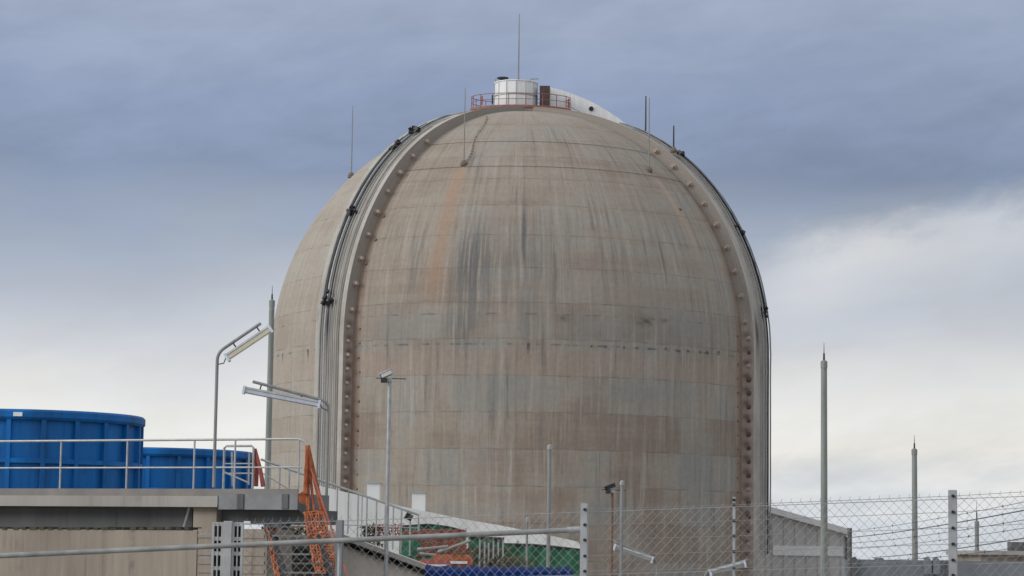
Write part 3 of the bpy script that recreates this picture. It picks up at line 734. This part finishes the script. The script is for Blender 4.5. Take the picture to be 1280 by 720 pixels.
def netting(name, quads, label, m, nx=7, ny=12, w=.035, jit=.03, cat='netting'):
    """a sheet of plastic strands hung between four corners"""
    mb = MB(); c0 = quads[0][0]
    for (a, b, c, d) in quads:                       # a,b upper edge, d,c lower edge
        g = [[None] * (nx + 1) for _ in range(ny + 1)]
        for j in range(ny + 1):
            for i in range(nx + 1):
                s, t = i / nx, j / ny; p = (a * (1 - s) + b * s) * (1 - t) + (d * (1 - s) + c * s) * t
                p = p + Vector((random.uniform(-jit, jit), math.sin(i * 2.1 + j * .7) * jit * .5, random.uniform(-jit, jit))); g[j][i] = p
        for j in range(ny + 1):
            mb.path(g[j], w * random.uniform(.55, 1.0), 4)
        for i in range(nx + 1):
            mb.path([g[j][i] for j in range(ny + 1)], w * random.uniform(.55, 1.1), 4)
    return tag(mb.build(name, m, None, origin=c0), label, cat)
def A(px, py, Y): return at(px, py, Y)
netting('orange_netting', [
    (A(380, 640, 47), A(404, 640, 47), A(424, 726, 46.0), A(396, 726, 46.0))], 'bunched orange safety netting on the right side of the staircase', M['orange'], 7, 22, .024, .022)
mb = MB()
ap = A(384.5, 557, 47.2)
for (x, y), (r0, r1) in (((382.5, 618), (.035, .06)), ((386, 640), (.03, .03)), ((393, 640), (.03, .025)), ((403.5, 640), (.045, .05)), ((384, 632), (.05, .02))):
    e = A(x, y, 47.1); m_ = (ap + e) / 2 + Vector((random.uniform(-.02, .02), 0, -.03)); mb.path([ap, m_, e], [r0, (r0 + r1) / 2, r1], 6)
tag(mb.build('orange_netting', M['orange'], None, True, origin=ap), 'twisted orange netting strands hanging from the end of the deck railing', 'netting')
netting('orange_netting', [
    (A(335, 660, 47.1), A(344, 660, 47.1), A(357, 728, 46.2), A(345, 728, 46.2))], 'narrow torn orange netting on the left side of the staircase', M['orange'], 4, 22, .02, .02)
mb = MB(); mb.prism([A(372, 618, 47.6), A(383, 612, 47.6), A(383, 632, 47.6), A(374, 628, 47.6)], (0, .03, 0))
tag(mb.build('red_panel', M['orange'], None, origin=A(377, 620, 47.6)), 'small pinkish orange sheet behind the twisted netting at the deck end', 'sheet')

# ------------------------------------------------------------------ lamps and poles
def lamp(pole_px, base_py, bend, arm_end, lum0, lum1, Y, m, label, foot_z=None, r=.032):
    bx = at(pole_px, base_py, Y); z0 = 0.0 if foot_z is None else foot_z
    b = Vector((bx.x, Y, z0)); B = at(*bend, Y); B.x = b.x; e = at(*arm_end, Y)
    t = thing('street_lamp', b, label, 'lamp', 'tube lamps on curved poles')
    d = (e - B).normalized(); r_b = .16; pts = [b, B - Vector((0, 0, r_b))]
    for k in range(1, 6):
        s = k / 6; pts.append((B - Vector((0, 0, r_b))) * (1 - s) ** 2 + B * 2 * s * (1 - s) + (B + d * r_b) * s * s)
    pts += [B + d * r_b, e]
    MB().path(pts, r, 8).build('pole', M['pole'], t, True)
    p0, p1 = at(*lum0, Y - .02), at(*lum1, Y - .02); dd = (p1 - p0).normalized(); nn = Vector((-dd.z, 0, dd.x)); nn = nn if nn.z > 0 else -nn
    mb = MB(); w = .10; hgt = .125
    prof = [(-w, -.3), (-w * .8, -.85), (0, -1.0), (w * .8, -.85), (w, -.3)]
    sec = [Vector((0, y, 0)) + nn * (q * hgt) for y, q in prof]
    mb.prism([p0 + s for s in sec], p1 - p0); dif = mb.build('diffuser', M[m], t)
    mb = MB(); sec = [Vector((0, -w * 1.1, 0)) - nn * hgt * .24, Vector((0, w * 1.1, 0)) - nn * hgt * .24, Vector((0, w * .6, 0)) + nn * hgt * .12, Vector((0, -w * .6, 0)) + nn * hgt * .12]
    mb.prism([p0 + s for s in sec], p1 - p0); mb.build('housing', M['galv'], t)
    for q in (p0, p1): MB().box(q - nn * .06, (.05, w * 2.2, .17), Matrix((dd, Vector((0, 1, 0)), nn)).transposed()).build('end_cap', M['bluegrey'], t)
    for s in (.25, .8):
        q = p0 + (p1 - p0) * s; q2 = B + d * ((q - B).dot(d)); MB().tube(q, q2, .015, 6).build('hanger', M['dark'], t)
    q = p0 - nn * .03; MB().path([q, q - dd * .06 - Vector((0, 0, .1)), Vector((b.x, Y, q.z - .16))], .012, 6).build('cable', M['black'], t)
    return t
lamp(268.5, 560, (270, 441), (326, 404), (282, 444), (336, 408), 47.0, 'cream', 'tall curved lamp with cream tube, left of the dome against the sky', FZ)
lamp(408.5, 600, (409, 502), (316, 477), (400, 502), (306, 484), 50.0, 'bluegrey', 'curved lamp with bluish tube pointing left across the left buttress')
lamp(821, 720, (822, 699), (766, 676), (816, 697), (769, 681), 62.0, 'galv', 'low lamp arm pointing left in front of the dome foot', r=.026)
lamp(881, 722, (881, 715), (934, 700), (887, 713), (930, 702), 58.0, 'galv', 'low lamp arm pointing right beside the thin dotted post', r=.026)

def pole(name, px, topy, Y, r, m, label, group=None, cap=True):
    tp_ = at(px, topy, Y); b = Vector((tp_.x, Y, 0))
    t = thing(name, b, label, 'pole', group)
    MB().tube(b, Vector((b.x, Y, tp_.z)), r, 12, r * .92).build('shaft', M[m], t, True)
    if cap: MB().lathe([(r * 1.25, tp_.z - .06), (r * 1.25, tp_.z + .02), (0, tp_.z + .05)], b, 12).build('cap', M['galv'], t)
    return t, tp_
pole('steel_pole', 687, 558, 50, .042, 'pole', 'plain capped steel pole in front of the middle of the dome')
pole('steel_pole', 777.5, 603, 52, .04, 'pole', 'capped steel pole beside the small dark camera, right of centre')
pole('steel_pole', 659, 649, 58, .03, 'pole', 'short thin pole in front of the green netting')
def cctv(px, topy, Y, r, label, m, s, yaw, hm):
    t, tp_ = pole('camera_pole', px, topy, Y, r, m, label, None, False)
    t['category'] = 'security camera'
    MB().box(tp_ + Vector((0, 0, .03)), (.14 * s, .14 * s, .07)).build('mount', M['galv'], t)
    rot = (Matrix.Rotation(yaw, 3, 'Z') @ Matrix.Rotation(R_(-22), 3, 'Y'))
    c = tp_ + Vector((-.06 * s, -.02, .19 * s))
    mb = MB().box(c, (.30 * s, .13 * s, .10 * s), rot); mb.box(c + rot @ Vector((-.03 * s, 0, .068 * s)), (.37 * s, .16 * s, .02 * s), rot); hb = mb.build('housing', M[hm], t)
    p = c + rot @ Vector((-.15 * s, 0, 0)); MB().disc(p, .045 * s, rot @ Vector((-1, 0, 0)), .03, 12).build('lens', M['black'], t)
    q = tp_ + Vector((-.14 * s, -.06, .02)); MB().box(q, (.16 * s, .12 * s, .12 * s)).build('infrared_lamp', M['dark'], t)
    MB().tube(tp_ + Vector((-.35 * s, 0, .07)), tp_ + Vector((.42 * s, 0, .06)), .01, 5).build('bracket', M['dark'], t)
cctv(487, 477, 50, .045, 'white security camera on a tall pole in front of the dome', 'galv', .82, R_(-25), 'zinc')
cctv(765.5, 616, 55, .03, 'small dark security camera on a rusty pole right of centre', 'rust', .72, R_(15), 'dark')

# ------------------------------------------------------------------ pale wall with vent boxes, site clutter
Yw = 112.0
wl = thing('pale_wall', ground(at(560, 660, Yw)), 'long pale wall with top edge sloping down to the right before the dome', 'wall')
tpx = [(398, 607), (440, 617), (502, 633), (524, 637.5), (580, 649), (627, 657), (656, 663), (686, 669), (722, 677), (733, 690)]
poly = [at(x, y, Yw) for x, y in tpx]; poly += [Vector((poly[-1].x, Yw, 0)), Vector((poly[0].x, Yw, 0))]
MB().prism(poly, (0, 3.0, 0)).build('face', M['conc_white'], wl)
for px0, px1, y0, y1, lb in ((459, 474, 604, 632, 'white vent box standing on the pale wall nearer the stairs'), (515, 531, 616, 645, 'white vent box on the pale wall right of the camera pole')):
    a, b_ = at(px0, y0, Yw + .7), at(px1, y1, Yw + .7); o = thing('vent_box', ((a.x + b_.x) / 2, Yw + 1.3, b_.z), lb, 'vent', 'white vent boxes on the pale wall')
    MB().box(((a.x + b_.x) / 2, Yw + 1.3, (a.z + b_.z) / 2), (b_.x - a.x, 1.2, a.z - b_.z)).build('body', M['conc_white'], o)
    MB().box(((a.x + b_.x) / 2, Yw + 1.3, a.z + .03), (b_.x - a.x + .12, 1.35, .07)).build('lid', M['galv'], o)

def sheet(name, pts, Y, m, label, cat, th=.04, wave=.12):
    """hanging cloth on a run of posts: top edge at the given pixels, down to the ground"""
    mb = MB(); top = []
    for (x0, y0), (x1, y1) in zip(pts, pts[1:]):
        for k in range(6): top.append(at(x0 + (x1 - x0) * k / 6, y0 + (y1 - y0) * k / 6, Y))
    top.append(at(*pts[-1], Y)); n = len(top); vs = []
    for dy in (0, th):
        for j in range(7):
            for i, p in enumerate(top): vs.append((p.x, Y + dy + wave * math.sin(i * 1.3 + j * .8) * .5, p.z * (1 - j / 6)))
    q = 7 * n; fs = []
    for j in range(6):
        for i in range(n - 1):
            a = j * n + i; fs += [(a, a + n, a + n + 1, a + 1), (q + a, q + a + 1, q + a + n + 1, q + a + n)]
    for i in range(n - 1): fs += [(i, i + 1, q + i + 1, q + i)]
    for j in range(6):
        a = j * n; fs.append((a, q + a, q + a + n, a + n)); a = j * n + n - 1; fs.append((a, a + n, q + a + n, q + a))
    mb.add(vs, fs)
    t = thing(name, (top[n // 2].x, Y, 0), label, cat); mb.build('cloth', m, t, True)
    for p in (top[0], top[n // 2], top[-1]): MB().tube((p.x, Y + .15, 0), (p.x, Y + .15, p.z + .1), .03, 6).build('post', M['galv'], t)
    MB().path([p + Vector((0, -.02, 0)) for p in top], .03, 5).build('hem', M['dark'], t)
sheet('green_screen', [(586, 671), (627, 673), (629, 680), (665, 681), (690, 683), (733, 688)], 64, M['greennet'], 'green screen netting on posts left of the dotted fence post', 'screen fence')
sheet('green_screen', [(500, 658), (535, 655.5), (560, 658.5), (582, 664)], 76, M['greennet'], 'darker green screen netting arched behind the orange site clutter', 'screen fence')

def barrier(px, py, Y, w, h, m, lb):
    a = at(px, py, Y); t = thing('barrier', (a.x, Y, 0), lb, 'barrier', 'site barriers behind the fence')
    H = a.z
    mb = MB(); mb.prism([Vector((a.x - w / 2, Y - .2, H - h)), Vector((a.x + w / 2, Y - .2, H - h)), Vector((a.x + w / 2 - .05, Y - .12, H - .05)), Vector((a.x + w / 2 - .12, Y - .1, H)), Vector((a.x - w / 2 + .12, Y - .1, H)), Vector((a.x - w / 2 + .05, Y - .12, H - .05))], (0, .24, 0)); mb.build('body', m, t)
    MB().box((a.x, Y - .22, H - h * .55), (w * .7, .03, h * .18)).build('stripe', M['white'], t)
    mb = MB()
    for s in (-1, 1): mb.tube((a.x + s * w * .4, Y, 0), (a.x + s * w * .4, Y, H - h), .03, 6)
    mb.build('legs', M['galv'], t)
barrier(566, 693, 57, 1.0, .34, M['orange'], 'orange plastic barrier with white stripe above the blue tarpaulin')
barrier(544, 699, 56, .8, .26, M['rednet'], 'faded red barrier left of the bright orange barrier')
netting('orange_mesh', [(A(505, 664, 62), A(582, 662, 62), A(580, 674, 62), A(520, 676, 62))], 'strip of orange mesh fencing under the dark green screen', M['rednet'], 20, 5, .02, .03)
netting('orange_mesh', [(A(466, 655, 60), A(505, 656, 60), A(507, 676, 60), A(468, 672, 60))], 'small patch of orange mesh seen between the ramp balusters', M['rednet'], 10, 5, .018, .03)
netting('orange_mesh', [(A(528, 679, 60), A(580, 676, 60), A(585, 690, 60), A(530, 692, 60))], 'faded orange mesh heap behind the white pipes', M['rednet'], 16, 6, .022, .04)
for i, ((x0, y0), (x1, y1), lb) in enumerate((((522, 687), (560, 683), 'white plastic pipe lying left among the site clutter'), ((548, 690), (588, 676), 'white plastic pipe leaning up to the right over orange mesh'), ((525, 692), (545, 694), 'short white pipe at the end of the ramp wall'))):
    Yp = 58; a, b_ = at(x0, y0, Yp), at(x1, y1, Yp)
    t = thing('pipe', (a + b_) / 2, lb, 'pipe', 'loose pipes on the site'); MB().tube(a, b_, .036, 8).build('tube', M['conc_light'], t, True)
    MB().tube(a - (b_ - a).normalized() * .01, a + (b_ - a).normalized() * .1, .046, 8).build('collar', M['galv'], t)
rk = thing('pipe_rack', ground(at(550, 700, 58)), 'low steel trestle holding the white pipes and mesh', 'rack')
for x in (524, 545, 583):
    p = at(x, 692, 58.1); MB().tube((p.x, 58.1, 0), p + Vector((0, 0, .1)), .03, 6).build('upright', M['rust'], rk)
MB().tube(at(518, 696, 58.1), at(592, 690, 58.1), .04, 6).build('cross_bar', M['rust'], rk)
for i, px in enumerate((600, 606, 611, 617, 623, 629)):
    p = at(px, 672 + (i * 7 % 5), 61); b_ = Vector((p.x, 61, 0))
    t = thing('rebar_stake', b_, 'thin upright steel stake in the brush left of the green screen', 'stake', 'upright stakes in the brush')
    MB().tube(b_, p, .022, 6).build('rod', M['galv'], t); MB().lathe([(.035, p.z - .05), (.035, p.z), (0, p.z + .02)], b_, 6).build('cap', M['rust'], t)
def shrub(px, py, Y, w, n, label, ma='leaf'):
    p = at(px, py, Y); H = p.z; t = thing('shrub', (p.x, Y, 0), label, 'shrub', 'scrubby bushes on the site')
    mb = MB(); st = MB()
    for k in range(14):
        a = random.uniform(0, 6.28); q = Vector((p.x + math.cos(a) * w * random.uniform(.2, .9), Y + math.sin(a) * w * .7, H * random.uniform(.75, 1.0)))
        st.path([(p.x, Y, 0), ((p.x + q.x) / 2, (Y + q.y) / 2, H * .6), q], [.03, .02, .008], 4)
    for k in range(n):
        a = random.uniform(0, 6.28); rr_ = math.sqrt(random.random()) * w; z = H - abs(random.gauss(0, .35)) * (1 + rr_ / w)
        c = Vector((p.x + math.cos(a) * rr_, Y + math.sin(a) * rr_ * .7, max(z, .1))); s = random.uniform(.04, .10)
        m_ = Euler((random.uniform(-1.5, 1.5), random.uniform(-1.5, 1.5), random.uniform(0, 6.28))).to_matrix()
        mb.add([c + m_ @ Vector(v) for v in ((-s, 0, 0), (0, -s * .45, 0), (s, 0, 0), (0, s * .45, 0))], [(0, 1, 2, 3)])
    mb.build('foliage', M[ma], t); st.build('stems', M['stem'], t)
shrub(605, 684, 63, .75, 700, 'brownish scrub around the upright stakes beside the green screen')
shrub(466, 656, 60, .30, 300, 'dark bush seen behind the ramp balusters')
shrub(372, 659, 53.5, .8, 700, 'dark green bush behind the staircase under the gangway')
shrub(635, 696, 55, .7, 500, 'low scrub in front of the left edge of the green screen')
# wall behind the staircase
bw = thing('stair_back_wall', ground(at(380, 690, 51.5)), 'low beige stepped wall behind the staircase', 'wall')
a, b_ = at(350, 668, 51.3), at(405, 668, 51.3)
MB().box(((a.x + b_.x) / 2, 51.7, a.z / 2), (b_.x - a.x, .8, a.z)).build('face', M['conc'], bw)
for py in (682, 697):
    a2 = at(357, py, 51.1); MB().box(((a.x + b_.x) / 2, 51.15, a2.z - .03), (b_.x - a.x, .3, .06)).build('ledge', M['panel'], bw)

# blue tarpaulin covered stack
Yb = 44.0; a, b_ = at(531, 708, Yb), at(716, 709, Yb)
tb_ = thing('covered_stack', ground((a + b_) / 2), 'stack under dark blue tarpaulin seen through the wire mesh at the bottom edge', 'tarpaulin')
mb = MB(); nx = 22; vs, fs = [], []; prof2 = [(-.12, 0), (-.1, .5), (-.05, .86), (.04, .97), (.3, 1.0), (1.2, 1.02), (2.1, .98), (2.2, 0)]
for i in range(nx + 1):
    x = a.x + (b_.x - a.x) * i / nx
    for j, (dy, hz) in enumerate(prof2):
        e = .04 * math.sin(i * 1.7 + j) + (0 if 0 < i < nx else -.06); vs.append((x, Yb + dy + e, a.z * hz - (.04 * abs(math.sin(i * .9)) if hz > .8 else 0)))
k = len(prof2)
for i in range(nx):
    for j in range(k - 1): fs.append((i * k + j, (i + 1) * k + j, (i + 1) * k + j + 1, i * k + j + 1))
fs += [tuple(range(k)), tuple(reversed(range(nx * k, nx * k + k)))]
mb.add(vs, fs); mb.build('tarpaulin', M['tarp'], tb_, True)
MB().path([(a.x, Yb - .2, a.z * .7), (b_.x, Yb - .2, a.z * .7)], .012, 5).build('rope', M['galv'], tb_)

# ------------------------------------------------------------------ right: shed, low building, grey wall
Ys = 222.0
sh = thing('shed', ground(at(1000, 690, Ys)), 'grey clad shed with pale sloping roof edge right of the dome', 'shed')
z_e = at(1058, 668, Ys); z_r = at(930, 632, Ys)
poly = [z_r, z_e, Vector((z_e.x, Ys, 0)), Vector((z_r.x, Ys, 0))]
MB().prism(poly, (0, 26, 0)).build('wall', M['clad'], sh)
nrm = Vector((z_e.x - z_r.x, 0, z_e.z - z_r.z)).normalized(); upn = Vector((-nrm.z, 0, nrm.x))
p0, p1 = z_r, z_e + nrm * .35
MB().prism([p0 - Vector((0, .5, 0)), p1 - Vector((0, .5, 0)), p1 + upn * .55 - Vector((0, .5, 0)), p0 + upn * .55 - Vector((0, .5, 0))], (0, 27, 0)).build('roof', M['roof'], sh)
mb = MB()
for k in range(9):
    x = z_r.x + (z_e.x - z_r.x) * (k + .5) / 9; zz = z_r.z + (z_e.z - z_r.z) * (k + .5) / 9; mb.box((x, Ys - .05, (zz - .3) / 2), (.05, .1, zz - .3))
mb.build('batten', M['clad'], sh)
a, b_ = at(966, 688, Ys), at(1054, 690, Ys); MB().box(((a.x + b_.x) / 2, Ys - .08, a.z), (b_.x - a.x, .16, .9)).build('band', M['roof'], sh)
MB().box((z_e.x + .06, Ys - .1, z_e.z / 2 - .1), (.3, .3, z_e.z - .2)).build('downpipe', M['panel'], sh)

Yl = 130.0; a = at(1226, 693, Yl)
lb_ = thing('low_building', (a.x + 8, Yl, 0), 'low flat roofed beige building at the right edge behind the fence', 'building')
MB().box((a.x + 9, Yl + 4, a.z / 2), (18, 8, a.z)).build('wall', M['conc'], lb_)
MB().box((a.x + 8.9, Yl + 3.9, a.z + .1), (18.6, 8.6, .22)).build('roof', M['conc_light'], lb_)
a = at(1272, 690, Yl - .5); MB().box((a.x + .3, Yl + 1, a.z + .2), (.9, .9, .7)).build('roof_unit', M['panel'], lb_)

Yg = 34.0; a, b_ = at(1056, 700, Yg), at(1300, 703, Yg)
zt_ = at(1160, 700.5, Yg).z
gw_ = thing('boundary_wall', ground((a + b_) / 2), 'blue grey boundary wall along the bottom right behind the mesh', 'wall')
L0 = a.x; L1 = b_.x + 3
MB().box(((L0 + L1) / 2, Yg + .12, zt_ / 2), (L1 - L0, .24, zt_)).build('face', M['bluewall'], gw_)
mb = MB()
for k in range(1, 4): mb.box((L0 + (L1 - L0) * k / 4, Yg - .01, zt_ / 2), (.03, .03, zt_ - .02))
mb.build('joint', M['panel'], gw_)
for px in (1069, 1160, 1171):
    p = at(px, 700, Yg - .06); MB().prism([p + Vector((-.05, 0, -.2)), p + Vector((.05, 0, -.2)), p + Vector((.05, 0, -.01)), p + Vector((0, 0, .05)), p + Vector((-.05, 0, .03))], (0, .05, 0)).build('bracket', M['bluewall'] if px != 1069 else M['panel'], gw_)
a, b_ = at(1050, 697, 38), at(1057, 697, 38)
MB().box(((a.x + b_.x) / 2, Yg + .3, a.z / 2), (b_.x - a.x, .3, a.z)).build('end_pillar', M['panel'], gw_)
# slack power cables rising to the right, on a post outside the frame
pc = thing('wire_line', (at(1330, 660, 15).x, 15, 0), 'dark barbed wires rising to the right behind the mesh beside the dotted post', 'barbed wire')
hp_ = at(1330, 610, 15); MB().tube((hp_.x, 15, 0), hp_, .04, 8).build('shaft', M['galv'], pc, True)
for (x0, y0), (y1), r in (((1062, 672), 628, .0045), ((1062, 664), 617, .0022), ((1064, 679), 641, .0025), ((1066, 686), 652, .0022), ((1090, 697), 664, .004), ((1110, 700), 676, .0025)):
    a = at(x0, y0, 30); b_ = at(1330, y1, 15); pts = []
    for k in range(25): t = k / 24; pts.append(a * (1 - t) + b_ * t - Vector((0, 0, .05 * t * (1 - t) * 4 * .5)))
    mb = MB().path(pts, r, 5)
    for k in range(2, 24, 3): mb.box(pts[k], (.014, .006, .006)).box(pts[k], (.005, .005, .022))
    mb.build('barbed_wire', M['dark'], pc)
q = at(1062, 660, 30); MB().tube((q.x, 30, 0), (q.x, 30, q.z), .03, 8).build('far_post', M['panel'], pc)

# ------------------------------------------------------------------ foreground chain link fence
FA, FB = at(308, 652, 17.3), at(1340, 614.5, 15.6)
fz = lambda t: FA.z + (FB.z - FA.z) * t
FL = (FB - FA).to_2d().length; fd = Vector((FB.x - FA.x, FB.y - FA.y, 0)).normalized(); fn = Vector((-fd.y, fd.x, 0))
cf = thing('chain_link_fence', ground((FA + FB) / 2), 'galvanised wire mesh fence crossing the foreground with dotted electric posts', 'fence')
s_, p_ = .033, .033
def zig(n0, n1):
    mb = MB(); rw_ = .00125; V = mb.v; F = mb.f
    for i in range(n0, n1):
        top = fz(i * s_ / FL); nseg = int((top - .05) / p_); prev = None
        off0 = (i % 2)
        for j in range(nseg + 1):
            x = (i + ((j + off0) % 2)) * s_; P = Vector((FA.x, FA.y, 0)) + fd * x + Vector((0, 0, top - j * p_)) + fn * (.004 if (j % 2) else -.004)
            k = len(V); V.extend([P + Vector((rw_, 0, rw_ * .8)), P + Vector((-rw_, 0, rw_ * .8)), P + fn * -rw_ + Vector((0, 0, -rw_ * .6))])
            if prev is not None:
                for a in range(3): F.append((prev + a, prev + (a + 1) % 3, k + (a + 1) % 3, k + a))
            prev = k
        # twisted barb at the top
        P = Vector((FA.x, FA.y, 0)) + fd * ((i + off0) * s_) + Vector((0, 0, top)); mb.tube(P, P + Vector((.006, 0, .022)), rw_, 3)
    return mb
zig(0, int(FL / s_)).build('wire_mesh', M['wire'], cf)
def fpos(px, off=0.0):
    d = ray(px, 660); A_ = FA + fn * off; t = (A_ - CAM).dot(fn) / d.dot(fn); q = CAM + d * t; return Vector((q.x, q.y, 0))
mb = MB(); 
for dz, r in ((-.02, .0022), (-.45, .0018), (-1.0, .0022)): mb.path([Vector((FA.x, FA.y, FA.z + dz)), Vector((FB.x, FB.y, FB.z + dz))], r, 4)
mb.build('tension_wire', M['galv'], cf)
def fpost(px, topy, w, dots, m, dot_px=0.0):
    b_ = fpos(px, -.06); Y = b_.y; z = at(px, topy, Y).z; wd = w * Y / FPX
    mb = MB(); mt = Matrix((fd, fn, Vector((0, 0, 1)))).transposed()
    mb.box(b_ + Vector((0, 0, z / 2)), (wd, wd * .9, z), mt); mb.box(b_ + Vector((0, 0, z + .002)), (wd * .96, wd * .86, .006), mt)
    o = mb.build('post', M[m], cf)
    for y in dots:
        c = at(px + dot_px, y, Y - wd * .5); c = b_ + fd * ((c - b_).dot(fd)) - fn * (wd * .45) + Vector((0, 0, c.z)); 
        MB().disc(c, .0105, -fn, .022, 10).build('insulator', M['black'], o)
    return b_, wd
D1 = [620, 640, 660, 680, 700, 719]
fpost(1191, 613.5, 10, D1, 'galv', .5)
fpost(730.5, 630, 8.5, [637, 656, 675, 695, 714], 'galv', 1.2)
fpost(917.5, 622, 3.2, [625, 631, 651, 670, 689.5, 710], 'galv', .5)
fpost(425, 651, 8, [], 'steel')
fpost(1420, 606, 10, [], 'galv')
for i in range(5):
    pts = [fpos(px, -.1) for px in (730.5, 917.5, 1191, 1330)]
    zs_ = [at(px, y, pts[j].y).z for j, (px, y) in enumerate(((730.5, [637, 656, 675, 695, 714][i]), (917.5, [631, 651, 670, 689.5, 710][i]), (1191, D1[i + 0] if i else 620), (1330, 612 + i * 20)))]
    MB().path([p + Vector((0, 0, z)) for p, z in zip(pts, zs_)], .0016, 4).build('electric_wire', M['pole'], cf)

# gate post of slotted channels, and the long tube rail
gp = fpos(284, -.1); Yp = gp.y
tz = at(284, 653, Yp).z
gpt = thing('gate_post', gp, 'pale gate post of two slotted steel channels at the end of the mesh', 'gate post')
mpx = Yp / FPX
def ladder(px0, px1, nm):
    x0, x1 = at(px0, 680, Yp).x, at(px1, 680, Yp).x; mb = MB(); w = .017; xm = (x0 + x1) / 2
    for x in (x0 + w / 2, x1 - w / 2): mb.box((x, Yp, tz / 2), (w, .05, tz))
    mb.box((xm, Yp, tz / 2), (.009, .05, tz))
    z = tz - .012
    while z > 0: mb.box((xm, Yp + .002, z), (x1 - x0 - w * 1.6, .044, .028)); z -= .105
    o = mb.build(nm, M['zinc'], gpt); MB().box((xm, Yp + .045, tz / 2 - .01), (x1 - x0 - .004, .012, tz - .02)).build('channel_back', M['dark'], o)
ladder(265, 279.5, 'slotted_channel'); ladder(290, 304, 'slotted_channel')
x0, x1 = at(279.7, 680, Yp).x, at(289.8, 680, Yp).x; MB().box(((x0 + x1) / 2, Yp - .01, tz / 2 + .005), (x1 - x0, .07, tz + .01)).build('centre_plate', M['zinc'], gpt)
p = at(309, 653, Yp); MB().box(p, (.045, .05, .018)).build('latch', M['white'], gpt)
for y in (668, 682, 697): p = at(258, y, Yp + .02); MB().box(p, (.09, .03, .012)).build('hinge', M['galv'], gpt)

Yt = 16.75
rl = thing('tube_rail', ground(at(400, 690, Yt)), 'long horizontal steel tube crossing the lower left foreground at a slight tilt', 'rail')
pa, pb = at(-60, 697.5, Yt + .25), at(718, 662.5, Yt + .05)
MB().path([pa, pb], .0185, 12).build('tube', M['rail'], rl, True)
MB().tube(pb - (pb - pa).normalized() * .05, pb + (pb - pa).normalized() * .06, .024, 12).build('end_sleeve', M['galv'], rl, True)
for px in (-40, 426):
    t = (px + 60) / 778; q = pa + (pb - pa) * t
    MB().tube((q.x, q.y + .05, 0), (q.x, q.y + .05, q.z - .01), .015, 8).build('stanchion', M['galv'], rl)
